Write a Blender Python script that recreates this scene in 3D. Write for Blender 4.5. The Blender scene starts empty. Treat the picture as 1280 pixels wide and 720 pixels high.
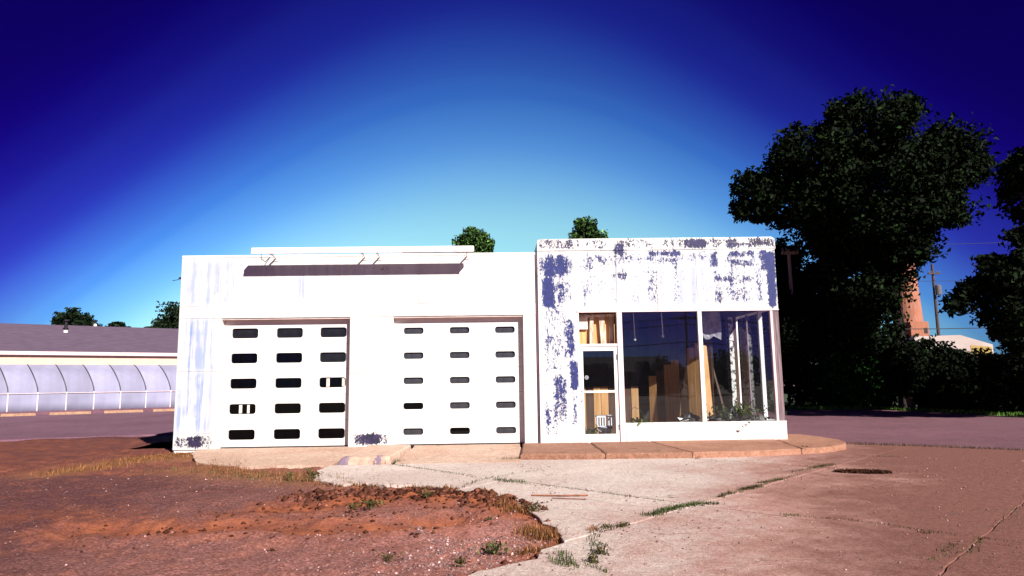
import bpy, bmesh, math, random
import numpy as np
from mathutils import Vector, Matrix

random.seed(7)
RNG = np.random.default_rng(11)
SC = bpy.context.scene
COL = SC.collection

# ------------------------------------------------------------------ camera
FPX = 870.0
TH = math.atan(118 / FPX)
RO = math.radians(0.8)
CH = 1.5
_F = Vector((0, math.cos(TH), math.sin(TH)))
_U = Vector((0, -math.sin(TH), math.cos(TH)))
_X = Vector((1, 0, 0))
_R2 = _X * math.cos(RO) - _U * math.sin(RO)
_U2 = _U * math.cos(RO) + _X * math.sin(RO)
cam_d = bpy.data.cameras.new('camera')
cam = bpy.data.objects.new('camera', cam_d)
COL.objects.link(cam)
cam_d.sensor_width = 36.0
cam_d.lens = FPX / 1280 * 36.0
cam_d.clip_start = 0.1
cam_d.clip_end = 3000
m = Matrix((( _R2.x, _U2.x, -_F.x, 0), (_R2.y, _U2.y, -_F.y, 0), (_R2.z, _U2.z, -_F.z, CH), (0, 0, 0, 1)))
cam.matrix_world = m
SC.camera = cam

# ------------------------------------------------------------------ light
SUN = Vector((3.97, -5.95, 4.58)).normalized()
EL = math.asin(SUN.z)
AZ = math.atan2(SUN.x, SUN.y)
world = bpy.data.worlds.new('World')
SC.world = world
world.use_nodes = True
wn = world.node_tree
wn.nodes.clear()


def wnode(t, **kw):
    n = wn.nodes.new(t)
    for k, v in kw.items():
        setattr(n, k, v)
    return n


w_out = wnode('ShaderNodeOutputWorld')
w_bg = wnode('ShaderNodeBackground')
w_sky = wnode('ShaderNodeTexSky', sky_type='NISHITA', sun_disc=False)
w_sky.sun_elevation = EL
w_sky.sun_rotation = AZ
w_bg.inputs['Strength'].default_value = 0.15
# film deepens the sky with height; lens vignette painted in off view axis
w_tc = wnode('ShaderNodeTexCoord')
w_sep = wnode('ShaderNodeSeparateXYZ')
wn.links.new(w_tc.outputs['Generated'], w_sep.inputs[0])
w_dot = wnode('ShaderNodeVectorMath', operation='DOT_PRODUCT')
_ax = Vector((-0.02, 1, 0)).normalized()
w_dot.inputs[1].default_value = _ax
w_flat = wnode('ShaderNodeVectorMath', operation='MULTIPLY')
w_flat.inputs[1].default_value = (1, 1, 0)
wn.links.new(w_tc.outputs['Generated'], w_flat.inputs[0])
w_nrm = wnode('ShaderNodeVectorMath', operation='NORMALIZE')
wn.links.new(w_flat.outputs[0], w_nrm.inputs[0])
wn.links.new(w_nrm.outputs[0], w_dot.inputs[0])
# painted darkest beside the view axis; weaker pale lobe behind camera feeds window reflections
w_neg = wnode('ShaderNodeMath', operation='MULTIPLY')
w_neg.inputs[1].default_value = -0.79
wn.links.new(w_dot.outputs['Value'], w_neg.inputs[0])
w_max = wnode('ShaderNodeMath', operation='MAXIMUM')
wn.links.new(w_dot.outputs['Value'], w_max.inputs[0])
wn.links.new(w_neg.outputs[0], w_max.inputs[1])
w_sq = wnode('ShaderNodeMath', operation='MULTIPLY')
wn.links.new(w_max.outputs[0], w_sq.inputs[0])
wn.links.new(w_max.outputs[0], w_sq.inputs[1])
w_inv = wnode('ShaderNodeMath', operation='SUBTRACT')
w_inv.inputs[0].default_value = 1.0
wn.links.new(w_sq.outputs[0], w_inv.inputs[1])
w_ma = wnode('ShaderNodeMath', operation='MULTIPLY_ADD')
w_ma.inputs[1].default_value = 1.06
wn.links.new(w_inv.outputs[0], w_ma.inputs[0])
wn.links.new(w_sep.outputs['Z'], w_ma.inputs[2])
w_ramp = wnode('ShaderNodeValToRGB')
wn.links.new(w_ma.outputs[0], w_ramp.inputs[0])
SKY_RAMP = [(0.02, (0.26, 0.42, 0.50)), (0.12, (0.34, 0.52, 0.50)), (0.226, (0.38, 0.557, 0.50)), (0.312, (0.207, 0.38, 0.52)), (0.385, (0.094, 0.22, 0.45)), (0.42, (0.066, 0.150, 0.40)),
            (0.488, (0.034, 0.048, 0.29)), (0.57, (0.020, 0.016, 0.20)), (0.64, (0.012, 0.004, 0.14)), (0.72, (0.009, 0.001, 0.095))]
cr = w_ramp.color_ramp
cr.interpolation = 'CARDINAL'
while len(cr.elements) < len(SKY_RAMP):
    cr.elements.new(0.5)
for e, (p, c) in zip(cr.elements, SKY_RAMP):
    e.position = p
    e.color = (*c, 1)
w_mul = wnode('ShaderNodeMix', data_type='RGBA', blend_type='MULTIPLY')
w_mul.inputs['Factor'].default_value = 1.0
wn.links.new(w_sky.outputs[0], w_mul.inputs['A'])
wn.links.new(w_ramp.outputs[0], w_mul.inputs['B'])
wn.links.new(w_mul.outputs['Result'], w_bg.inputs['Color'])
wn.links.new(w_bg.outputs[0], w_out.inputs['Surface'])

sun_d = bpy.data.lights.new('sun', 'SUN')
sun_d.energy = 5.0
sun_d.angle = math.radians(0.5)
sun_d.color = (1.0, 0.955, 0.89)
sun = bpy.data.objects.new('sun', sun_d)
COL.objects.link(sun)
sun.rotation_euler = SUN.to_track_quat('Z', 'Y').to_euler()
sun.location = (10, -10, 20)

SC.view_settings.view_transform = 'Standard'
SC.view_settings.look = 'None'
SC.view_settings.exposure = 1.0
SC.view_settings.gamma = 1.0
SC.render.engine = 'CYCLES'
SC.cycles.max_bounces = 8
SC.cycles.transparent_max_bounces = 16

# ------------------------------------------------------------------ pixel helpers (photo pixels -> place)
YAW = math.radians(1.2)
DIST = 16.4


def ray(px, py):
    return _F + _R2 * ((px - 640) / FPX) + _U2 * ((360 - py) / FPX)


def G(px, py, z=0.0):
    d = ray(px, py)
    t = (z - CH) / d.z
    return Vector((d.x * t, d.y * t, z))


def Wp(px, py, y):
    d = ray(px, py)
    t = y / d.y
    return Vector((d.x * t, y, CH + d.z * t))


def L(px, py, dy=0.0):
    d = ray(px, py)
    n = (-math.sin(YAW), math.cos(YAW))
    t = (DIST * n[1] + dy) / (d.x * n[0] + d.y * n[1])
    x, y = d.x * t, d.y * t - DIST
    return x * math.cos(YAW) + y * math.sin(YAW), CH + d.z * t


def station_world(x, dy, z=0.0):
    return Vector((x * math.cos(YAW) - dy * math.sin(YAW), DIST + x * math.sin(YAW) + dy * math.cos(YAW), z))


# ------------------------------------------------------------------ materials
def new_mat(name):
    mt = bpy.data.materials.new(name)
    mt.use_nodes = True
    nt = mt.node_tree
    bs = nt.nodes['Principled BSDF']
    return mt, nt, bs


def N(nt, t, **kw):
    n = nt.nodes.new(t)
    for k, v in kw.items():
        setattr(n, k, v)
    return n


def ramp(nt, src, stops, interp='LINEAR'):
    r = N(nt, 'ShaderNodeValToRGB')
    c = r.color_ramp
    c.interpolation = interp
    while len(c.elements) < len(stops):
        c.elements.new(0.5)
    for e, (p, col) in zip(c.elements, stops):
        e.position = p
        e.color = (*col, 1) if len(col) == 3 else col
    nt.links.new(src, r.inputs[0])
    return r.outputs[0]


def noise(nt, vec, scale, detail=4, rough=0.55, dist=0.0):
    n = N(nt, 'ShaderNodeTexNoise')
    n.inputs['Scale'].default_value = scale
    n.inputs['Detail'].default_value = detail
    n.inputs['Roughness'].default_value = rough
    n.inputs['Distortion'].default_value = dist
    nt.links.new(vec, n.inputs['Vector'])
    return n.outputs['Fac']


def mixc(nt, fac, a, b, blend='MIX'):
    x = N(nt, 'ShaderNodeMix', data_type='RGBA', blend_type=blend)
    for s, v in (('Factor', fac), ('A', a), ('B', b)):
        if isinstance(v, (int, float)):
            x.inputs[s].default_value = v
        elif isinstance(v, tuple):
            x.inputs[s].default_value = (*v, 1)
        else:
            nt.links.new(v, x.inputs[s])
    return x.outputs['Result']


def math_(nt, op, a, b=0.0, c=0.0, clamp=False):
    x = N(nt, 'ShaderNodeMath', operation=op, use_clamp=clamp)
    for i, v in enumerate((a, b, c)):
        if isinstance(v, (int, float)):
            x.inputs[i].default_value = v
        else:
            nt.links.new(v, x.inputs[i])
    return x.outputs[0]


def coords(nt, scale=(1, 1, 1), kind='Object'):
    if kind == 'Position':
        o = N(nt, 'ShaderNodeNewGeometry').outputs['Position']
    else:
        o = N(nt, 'ShaderNodeTexCoord').outputs[kind]
    mp = N(nt, 'ShaderNodeMapping')
    mp.inputs['Scale'].default_value = scale
    nt.links.new(o, mp.inputs['Vector'])
    return mp.outputs[0]


def bump(nt, bs, h, strength=0.3, dist=0.02):
    b = N(nt, 'ShaderNodeBump')
    b.inputs['Strength'].default_value = strength
    b.inputs['Distance'].default_value = dist
    nt.links.new(h, b.inputs['Height'])
    nt.links.new(b.outputs[0], bs.inputs['Normal'])


def simple(name, c0, c1=None, scale=6.0, rough=0.6, metal=0.0, stretch=(1, 1, 1), bmp=0.15, bd=0.01, spec=0.5, det=5):
    """two-tone noise material with fine relief"""
    mt, nt, bs = new_mat(name)
    c1 = c1 or tuple(x * 0.75 for x in c0)
    v = coords(nt, stretch)
    f = noise(nt, v, scale, det)
    nt.links.new(ramp(nt, f, [(0.32, c1), (0.68, c0)]), bs.inputs['Base Color'])
    bs.inputs['Roughness'].default_value = rough
    bs.inputs['Metallic'].default_value = metal
    bs.inputs['Specular IOR Level'].default_value = spec
    f2 = noise(nt, v, scale * 6, 3)
    bump(nt, bs, f2, bmp, bd)
    return mt


def porcelain():
    """white enamel steel sheet; attribute wear: r = paint gone, g = washed blue streaks, b = dark rust tone"""
    mt, nt, bs = new_mat('worn_white_enamel')
    at = N(nt, 'ShaderNodeAttribute', attribute_name='wear')
    sp = N(nt, 'ShaderNodeSeparateColor')
    nt.links.new(at.outputs['Color'], sp.inputs[0])
    v = coords(nt, (1.0, 1.0, 0.62))
    n1 = noise(nt, v, 24.0, 8, 0.78, 0.4)
    n2 = noise(nt, coords(nt, (1.0, 1.0, 0.16)), 4.2, 4, 0.6)
    nn = math_(nt, 'ADD', math_(nt, 'MULTIPLY', n1, 0.66), math_(nt, 'MULTIPLY', n2, 0.34))
    nn = math_(nt, 'MULTIPLY_ADD', nn, 1.7, -0.35)
    thr = math_(nt, 'MULTIPLY_ADD', sp.outputs['Red'], -0.58, 0.765)
    mask = math_(nt, 'MULTIPLY', math_(nt, 'SUBTRACT', nn, thr), 26.0, clamp=True)
    # vertical washed-down streaks
    s1 = noise(nt, coords(nt, (1.0, 1.0, 0.03)), 9.0, 5, 0.6)
    s2 = noise(nt, coords(nt, (1.0, 1.0, 0.5)), 5.0, 5, 0.6)
    st = math_(nt, 'MULTIPLY', math_(nt, 'SUBTRACT', math_(nt, 'ADD', math_(nt, 'MULTIPLY', s1, 0.7), math_(nt, 'MULTIPLY', s2, 0.3)), 0.445), 9.0, clamp=True)
    st = math_(nt, 'MULTIPLY', st, sp.outputs['Green'])
    grime = noise(nt, coords(nt, (1, 1, 0.12)), 2.2, 4, 0.6)
    white = ramp(nt, grime, [(0.3, (0.47, 0.455, 0.435)), (0.5, (0.575, 0.56, 0.53)), (0.68, (0.64, 0.625, 0.595))])
    c = mixc(nt, st, white, (0.20, 0.27, 0.47))
    blue = ramp(nt, noise(nt, v, 16, 4), [(0.35, (0.004, 0.008, 0.075)), (0.65, (0.010, 0.018, 0.14))])
    dark = ramp(nt, noise(nt, v, 12, 4), [(0.4, (0.005, 0.004, 0.020)), (0.65, (0.030, 0.014, 0.062))])
    c2 = mixc(nt, sp.outputs['Blue'], blue, dark)
    c = mixc(nt, mask, c, c2)
    nt.links.new(c, bs.inputs['Base Color'])
    r = math_(nt, 'MULTIPLY_ADD', mask, 0.35, 0.35)
    nt.links.new(r, bs.inputs['Roughness'])
    b_in = math_(nt, 'ADD', math_(nt, 'MULTIPLY', mask, -0.5), math_(nt, 'MULTIPLY', noise(nt, v, 3.0, 2), 0.6))
    bump(nt, bs, b_in, 0.25, 0.006)
    return mt


def glass_mat(name, tint=(0.93, 0.95, 0.96), dust=0.03, f0=0.038):
    mt = bpy.data.materials.new(name)
    mt.use_nodes = True
    nt = mt.node_tree
    nt.nodes.clear()
    out = N(nt, 'ShaderNodeOutputMaterial')
    tr = N(nt, 'ShaderNodeBsdfTransparent')
    tr.inputs[0].default_value = (*tint, 1)
    gl = N(nt, 'ShaderNodeBsdfGlossy')
    gl.inputs['Roughness'].default_value = 0.0
    gl.inputs[0].default_value = (1, 1, 1, 1)
    ge = N(nt, 'ShaderNodeNewGeometry')
    dp = N(nt, 'ShaderNodeVectorMath', operation='DOT_PRODUCT')
    nt.links.new(ge.outputs['Normal'], dp.inputs[0])
    nt.links.new(ge.outputs['Incoming'], dp.inputs[1])
    ca = math_(nt, 'SUBTRACT', 1.0, math_(nt, 'ABSOLUTE', dp.outputs['Value']))
    fr = math_(nt, 'MULTIPLY_ADD', math_(nt, 'POWER', ca, 5.0), 1 - f0, f0)
    mx = N(nt, 'ShaderNodeMixShader')
    nt.links.new(fr, mx.inputs[0])
    nt.links.new(tr.outputs[0], mx.inputs[1])
    nt.links.new(gl.outputs[0], mx.inputs[2])
    df = N(nt, 'ShaderNodeBsdfDiffuse')
    df.inputs[0].default_value = (0.42, 0.41, 0.48, 1)
    mx2 = N(nt, 'ShaderNodeMixShader')
    v = coords(nt)
    d = math_(nt, 'MULTIPLY', noise(nt, v, 5.0, 5, 0.6), dust, clamp=True)
    nt.links.new(d, mx2.inputs[0])
    nt.links.new(mx.outputs[0], mx2.inputs[1])
    nt.links.new(df.outputs[0], mx2.inputs[2])
    nt.links.new(mx2.outputs[0], out.inputs['Surface'])
    return mt


def concrete_mat(name, pale, mid, stain, stain_amt=0.5, scale=1.0, agg=0.7, vignette=None, tones=0.22):
    mt, nt, bs = new_mat(name)
    v = coords(nt, (1, 1, 1), 'Position')
    big = noise(nt, v, 0.35 * scale, 5, 0.6, 0.4)
    med = noise(nt, v, 2.2 * scale, 6, 0.65)
    fine = noise(nt, v, 26.0, 4, 0.75)
    oi = N(nt, 'ShaderNodeObjectInfo')
    c = ramp(nt, med, [(0.3, mid), (0.62, pale)])
    sf = math_(nt, 'MULTIPLY', math_(nt, 'SUBTRACT', math_(nt, 'ADD', math_(nt, 'MULTIPLY', big, 0.75), math_(nt, 'MULTIPLY', med, 0.25)), 0.44), 5.0, clamp=True)
    sf = math_(nt, 'MULTIPLY', sf, stain_amt)
    c = mixc(nt, sf, c, stain)
    if vignette:
        # lens vignette painted into the slabs: redder, darker towards street and right, ragged edge
        pos = N(nt, 'ShaderNodeSeparateXYZ')
        nt.links.new(v, pos.inputs[0])
        w = math_(nt, 'ADD', math_(nt, 'MULTIPLY_ADD', pos.outputs['X'], vignette[2], vignette[4]), math_(nt, 'MULTIPLY', pos.outputs['Y'], vignette[3]))
        w = math_(nt, 'ADD', w, math_(nt, 'MULTIPLY', math_(nt, 'SUBTRACT', big, 0.5), 0.9))
        w = math_(nt, 'ADD', w, math_(nt, 'MULTIPLY', math_(nt, 'SUBTRACT', med, 0.5), 0.8))
        c = mixc(nt, ramp(nt, w, [(-0.0, (0, 0, 0)), (0.65, (1, 1, 1))], 'EASE'), c, vignette[0])
        c = mixc(nt, ramp(nt, w, [(0.45, (0, 0, 0)), (1.0, (1, 1, 1))], 'EASE'), c, vignette[1])
    speck = ramp(nt, fine, [(0.36, (0.55, 0.50, 0.50)), (0.47, (0.96, 0.95, 0.95)), (0.55, (1, 1, 1)), (0.66, (1.5, 1.45, 1.45))])
    c = mixc(nt, agg, c, speck, 'MULTIPLY')
    f3 = noise(nt, v, 85.0, 2, 0.8)
    c = mixc(nt, agg, c, ramp(nt, f3, [(0.36, (0.5, 0.45, 0.45)), (0.46, (0.93, 0.93, 0.93)), (0.56, (1, 1, 1)), (0.66, (1.6, 1.5, 1.5))]), 'MULTIPLY')
    f4 = noise(nt, v, 9.0, 5, 0.7)
    c = mixc(nt, agg * 0.7, c, ramp(nt, f4, [(0.36, (0.66, 0.58, 0.56)), (0.52, (1, 1, 1)), (0.68, (1.2, 1.18, 1.18))]), 'MULTIPLY')
    tone = math_(nt, 'MULTIPLY_ADD', oi.outputs['Random'], tones, 0.98 - tones / 2)
    tn = N(nt, 'ShaderNodeCombineColor')
    for i in range(3):
        nt.links.new(tone, tn.inputs[i])
    c = mixc(nt, 1.0, c, tn.outputs[0], 'MULTIPLY')
    # hairline cracks
    vo = N(nt, 'ShaderNodeTexVoronoi', feature='DISTANCE_TO_EDGE')
    vo.inputs['Scale'].default_value = 0.42
    wv = N(nt, 'ShaderNodeVectorMath', operation='ADD')
    nz = N(nt, 'ShaderNodeTexNoise')
    nz.inputs['Scale'].default_value = 1.6
    nz.inputs['Detail'].default_value = 6
    nt.links.new(v, nz.inputs['Vector'])
    nt.links.new(v, wv.inputs[0])
    nt.links.new(nz.outputs['Color'], wv.inputs[1])
    nt.links.new(wv.outputs[0], vo.inputs['Vector'])
    ck = math_(nt, 'LESS_THAN', vo.outputs['Distance'], 0.0035)
    ck = math_(nt, 'MULTIPLY', ck, math_(nt, 'MULTIPLY', math_(nt, 'SUBTRACT', noise(nt, v, 0.6, 2), 0.5), 9.0, clamp=True))
    c = mixc(nt, math_(nt, 'MULTIPLY', ck, 0.75), c, tuple(x * 0.3 for x in stain))
    nt.links.new(c, bs.inputs['Base Color'])
    bs.inputs['Roughness'].default_value = 0.88
    bs.inputs['Specular IOR Level'].default_value = 0.25
    h = math_(nt, 'ADD', math_(nt, 'MULTIPLY', fine, 0.5), math_(nt, 'MULTIPLY', med, 0.9))
    bump(nt, bs, h, 0.8, 0.025)
    return mt


def dirt_mat():
    mt, nt, bs = new_mat('lot_dirt')
    at = N(nt, 'ShaderNodeAttribute', attribute_name='soil')
    sp = N(nt, 'ShaderNodeSeparateColor')
    nt.links.new(at.outputs['Color'], sp.inputs[0])
    v = coords(nt, (1, 1, 1), 'Position')
    med = noise(nt, v, 2.6, 6, 0.7)
    fine = noise(nt, v, 34.0, 4, 0.75)
    vo = N(nt, 'ShaderNodeTexVoronoi')
    vo.inputs['Scale'].default_value = 22.0
    nt.links.new(v, vo.inputs['Vector'])
    pos = N(nt, 'ShaderNodeSeparateXYZ')
    nt.links.new(v, pos.inputs[0])
    lg = math_(nt, 'ADD', math_(nt, 'MULTIPLY_ADD', pos.outputs['X'], 0.17, 0.98), math_(nt, 'MULTIPLY', math_(nt, 'SUBTRACT', noise(nt, v, 0.5, 4), 0.5), 1.4), clamp=True)
    gd = ramp(nt, fine, [(0.3, (0.045, 0.016, 0.015)), (0.52, (0.10, 0.036, 0.034)), (0.75, (0.20, 0.09, 0.09))])
    gl = ramp(nt, fine, [(0.3, (0.14, 0.052, 0.040)), (0.52, (0.31, 0.130, 0.105)), (0.75, (0.46, 0.25, 0.22))])
    grav = mixc(nt, lg, gd, gl)
    peb = math_(nt, 'LESS_THAN', vo.outputs['Distance'], 0.22)
    pm = math_(nt, 'MULTIPLY', peb, math_(nt, 'GREATER_THAN', noise(nt, v, 9, 2), 0.52))
    grav = mixc(nt, math_(nt, 'MULTIPLY', pm, math_(nt, 'MULTIPLY', sp.outputs['Green'], 0.6)), grav, (0.38, 0.24, 0.23))
    soil = ramp(nt, med, [(0.28, (0.12, 0.033, 0.016)), (0.5, (0.25, 0.072, 0.032)), (0.75, (0.38, 0.13, 0.062))])
    sf = math_(nt, 'MULTIPLY_ADD', math_(nt, 'SUBTRACT', med, 0.5), 1.5, sp.outputs['Red'], clamp=True)
    c = mixc(nt, sf, grav, soil)
    c = mixc(nt, sp.outputs['Blue'], c, ramp(nt, fine, [(0.3, (0.13, 0.050, 0.024)), (0.7, (0.28, 0.125, 0.060))]))
    spk = ramp(nt, fine, [(0.3, (0.6, 0.6, 0.6)), (0.5, (1, 1, 1)), (0.72, (1.3, 1.3, 1.3))])
    c = mixc(nt, 0.6, c, spk, 'MULTIPLY')
    nt.links.new(c, bs.inputs['Base Color'])
    bs.inputs['Roughness'].default_value = 0.95
    bs.inputs['Specular IOR Level'].default_value = 0.15
    h = math_(nt, 'ADD', math_(nt, 'MULTIPLY', fine, 0.6), math_(nt, 'MULTIPLY', med, 1.0))
    bump(nt, bs, h, 0.8, 0.05)
    return mt


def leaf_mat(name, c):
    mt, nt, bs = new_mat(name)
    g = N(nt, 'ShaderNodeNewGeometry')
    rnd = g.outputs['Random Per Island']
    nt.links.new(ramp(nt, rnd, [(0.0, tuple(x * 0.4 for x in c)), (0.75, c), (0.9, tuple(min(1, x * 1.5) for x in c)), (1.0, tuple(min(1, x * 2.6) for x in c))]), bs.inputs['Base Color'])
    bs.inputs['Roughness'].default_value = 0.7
    bs.inputs['Specular IOR Level'].default_value = 0.06
    return mt


M = {}
M['panel'] = porcelain()
M['white'] = simple('white_paint', (0.80, 0.77, 0.74), (0.66, 0.60, 0.58), 4, 0.45, stretch=(1, 1, 0.3))
M['pinkish'] = simple('faded_pink_white_paint', (0.74, 0.62, 0.62), (0.58, 0.42, 0.45), 5, 0.5, stretch=(1, 1, 0.3))
M['soffit'] = simple('rust_stained_soffit_paint', (0.55, 0.30, 0.28), (0.38, 0.16, 0.16), 5, 0.6)
M['door_white'] = simple('garage_door_white', (0.70, 0.685, 0.65), (0.60, 0.58, 0.55), 1.5, 0.4, bmp=0.05)


def ribbed():
    mt, nt, bs = new_mat('ribbed_garage_door_white')
    v = coords(nt)
    w = N(nt, 'ShaderNodeTexWave', wave_type='BANDS', bands_direction='Z')
    w.inputs['Scale'].default_value = 5.2
    nt.links.new(v, w.inputs['Vector'])
    nt.links.new(ramp(nt, noise(nt, coords(nt, (0.2, 1, 1)), 5, 4), [(0.35, (0.57, 0.56, 0.54)), (0.6, (0.68, 0.665, 0.635))]), bs.inputs['Base Color'])
    bs.inputs['Roughness'].default_value = 0.4
    bump(nt, bs, w.outputs['Fac'], 0.3, 0.006)
    return mt


M['door_ribbed'] = ribbed()
M['rubber'] = simple('black_rubber', (0.02, 0.015, 0.018), None, 8, 0.8)
M['purple_trim'] = simple('dark_purple_trim', (0.17, 0.07, 0.12), (0.06, 0.02, 0.05), 9, 0.7, stretch=(1, 1, 0.2))
M['grey_wood'] = simple('weathered_grey_wood', (0.26, 0.17, 0.18), (0.07, 0.045, 0.055), 5, 0.75, stretch=(9, 9, 0.35), bmp=0.5)
M['rust'] = simple('rusty_metal', (0.30, 0.10, 0.05), (0.12, 0.04, 0.025), 10, 0.8)
M['roofing'] = simple('grey_roofing', (0.20, 0.18, 0.18), None, 5, 0.9)
M['dark_int'] = simple('dark_interior_shade', (0.045, 0.035, 0.03), (0.02, 0.015, 0.015), 3, 0.9)
M['int_floor'] = simple('dusty_floor', (0.15, 0.10, 0.07), (0.05, 0.035, 0.03), 3, 0.9)
M['plank'] = simple('tan_plywood', (0.62, 0.34, 0.135), (0.44, 0.205, 0.07), 3, 0.65, stretch=(6, 6, 0.35), bmp=0.25)
M['plank_dark'] = simple('brown_plank', (0.10, 0.040, 0.018), (0.045, 0.02, 0.01), 3, 0.7, stretch=(6, 6, 0.35), bmp=0.3)
M['plank_shade'] = simple('shade_dark_board', (0.028, 0.016, 0.012), (0.014, 0.009, 0.008), 3, 0.85, stretch=(6, 6, 0.35))  # near-black board colour standing in for shade above the sun line
M['stud'] = simple('pale_painted_stud', (0.68, 0.58, 0.48), (0.30, 0.16, 0.09), 6, 0.7, stretch=(3, 3, 0.6), bmp=0.4)
M['chalk'] = simple('whitewashed_board', (0.70, 0.62, 0.55), (0.48, 0.36, 0.28), 4, 0.7, stretch=(3, 3, 0.6))
M['pail'] = simple('grey_plastic', (0.42, 0.42, 0.46), (0.32, 0.32, 0.36), 4, 0.45)
M['plastic_white'] = simple('white_plastic', (0.78, 0.78, 0.78), (0.68, 0.68, 0.68), 4, 0.4)
M['black_plastic'] = simple('black_sheeting', (0.02, 0.02, 0.023), (0.008, 0.008, 0.01), 6, 0.35)
M['junk'] = simple('dusty_junk', (0.16, 0.14, 0.14), (0.05, 0.045, 0.045), 9, 0.8)
M['tile_grey'] = simple('stained_ceiling_tile', (0.40, 0.38, 0.40), (0.22, 0.20, 0.22), 7, 0.9)
M['glass'] = glass_mat('shop_glass', dust=0.006)
M['glass_dark'] = glass_mat('garage_glass', (0.16, 0.16, 0.17), 0.008, 0.018)
M['glass_hazy'] = glass_mat('dusty_garage_glass', (0.16, 0.155, 0.17), 0.06, 0.018)
M['glass_slat'] = glass_mat('sun_hazed_slot_glass', (0.16, 0.15, 0.18), 0.17, 0.02)
M['concrete'] = concrete_mat('lot_concrete', (0.60, 0.515, 0.46), (0.50, 0.41, 0.36), (0.34, 0.22, 0.18), 0.5, vignette=((0.37, 0.205, 0.168), (0.175, 0.074, 0.056), 0.22, -0.10, 0.75), tones=0.12)
M['walk'] = concrete_mat('sidewalk_concrete', (0.36, 0.19, 0.125), (0.27, 0.130, 0.082), (0.19, 0.075, 0.045), 0.5, 2.0)
M['apron'] = concrete_mat('apron_concrete', (0.52, 0.38, 0.29), (0.44, 0.30, 0.225), (0.36, 0.17, 0.10), 0.5, 1.6)


def kerb_mat():
    mt, nt, bs = new_mat('old_painted_kerb')
    v = coords(nt, (1, 1, 1), 'Position')
    c = ramp(nt, noise(nt, v, 7, 6, 0.7), [(0.3, (0.34, 0.19, 0.14)), (0.65, (0.52, 0.37, 0.28))])
    sp = N(nt, 'ShaderNodeSeparateXYZ')
    nt.links.new(v, sp.inputs[0])
    dx = math_(nt, 'ABSOLUTE', math_(nt, 'SUBTRACT', sp.outputs['X'], -3.30))
    dx2 = math_(nt, 'ABSOLUTE', math_(nt, 'SUBTRACT', sp.outputs['X'], -2.62))
    near = math_(nt, 'MINIMUM', dx, math_(nt, 'ADD', dx2, 0.06))
    fr = math_(nt, 'LESS_THAN', sp.outputs['Y'], 13.95)
    k = math_(nt, 'MULTIPLY', math_(nt, 'SUBTRACT', math_(nt, 'ADD', math_(nt, 'MULTIPLY', near, -2.2), noise(nt, v, 14, 5, 0.7)), 0.22), 12, clamp=True)
    c = mixc(nt, math_(nt, 'MULTIPLY', k, fr), c, (0.17, 0.115, 0.16))
    nt.links.new(c, bs.inputs['Base Color'])
    bs.inputs['Roughness'].default_value = 0.85
    bump(nt, bs, noise(nt, v, 20, 4), 0.5, 0.02)
    return mt


M['kerb_paint'] = kerb_mat()
M['lane'] = concrete_mat('grey_lane', (0.19, 0.090, 0.110), (0.13, 0.060, 0.076), (0.10, 0.047, 0.056), 0.5, 0.8)
M['asphalt'] = concrete_mat('worn_asphalt', (0.19, 0.098, 0.135), (0.135, 0.066, 0.092), (0.10, 0.045, 0.06), 0.5, 0.8)
M['subsoil'] = simple('joint_soil', (0.075, 0.035, 0.022), (0.03, 0.015, 0.01), 12, 0.95)
M['dirt'] = dirt_mat()
M['terrain'] = simple('dry_terrain', (0.12, 0.062, 0.042), (0.07, 0.036, 0.026), 0.8, 0.95)
M['lawn'] = simple('lawn_ground', (0.035, 0.055, 0.014), (0.02, 0.032, 0.01), 2, 0.95)
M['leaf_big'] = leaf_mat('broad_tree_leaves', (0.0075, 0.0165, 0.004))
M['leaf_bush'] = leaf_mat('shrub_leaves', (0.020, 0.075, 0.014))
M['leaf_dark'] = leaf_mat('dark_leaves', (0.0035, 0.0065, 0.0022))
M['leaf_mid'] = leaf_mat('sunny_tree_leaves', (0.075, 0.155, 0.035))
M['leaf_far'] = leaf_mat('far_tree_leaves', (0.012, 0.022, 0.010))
M['weed'] = leaf_mat('weed_leaves', (0.050, 0.068, 0.020))
M['weed_olive'] = leaf_mat('olive_crack_grass', (0.060, 0.050, 0.020))
M['dry'] = leaf_mat('dry_grass', (0.20, 0.090, 0.036))
M['grass'] = leaf_mat('lawn_grass', (0.075, 0.15, 0.025))
M['bark'] = simple('bark', (0.022, 0.014, 0.011), (0.010, 0.007, 0.006), 5, 0.95, stretch=(3, 3, 0.5), bmp=0.8, bd=0.05)
M['bark_pale'] = simple('pale_scarred_bark', (0.20, 0.10, 0.07), (0.08, 0.04, 0.03), 4, 0.95, stretch=(2, 2, 0.6), bmp=0.8, bd=0.05)
M['poly'] = simple('translucent_panel', (0.27, 0.265, 0.37), (0.20, 0.19, 0.27), 1.2, 0.7, stretch=(1, 1, 0.35), bmp=0.03, spec=0.2)
def vary(mt, amt):
    """let alike pieces differ in tone"""
    nt = mt.node_tree
    bs = nt.nodes['Principled BSDF']
    src = bs.inputs['Base Color'].links[0].from_socket
    oi = N(nt, 'ShaderNodeObjectInfo')
    t = math_(nt, 'MULTIPLY_ADD', oi.outputs['Random'], amt, 1 - amt * 0.6)
    cc = N(nt, 'ShaderNodeCombineColor')
    for i in range(3):
        nt.links.new(t, cc.inputs[i])
    nt.links.new(mixc(nt, 1.0, src, cc.outputs[0], 'MULTIPLY'), bs.inputs['Base Color'])


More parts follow.
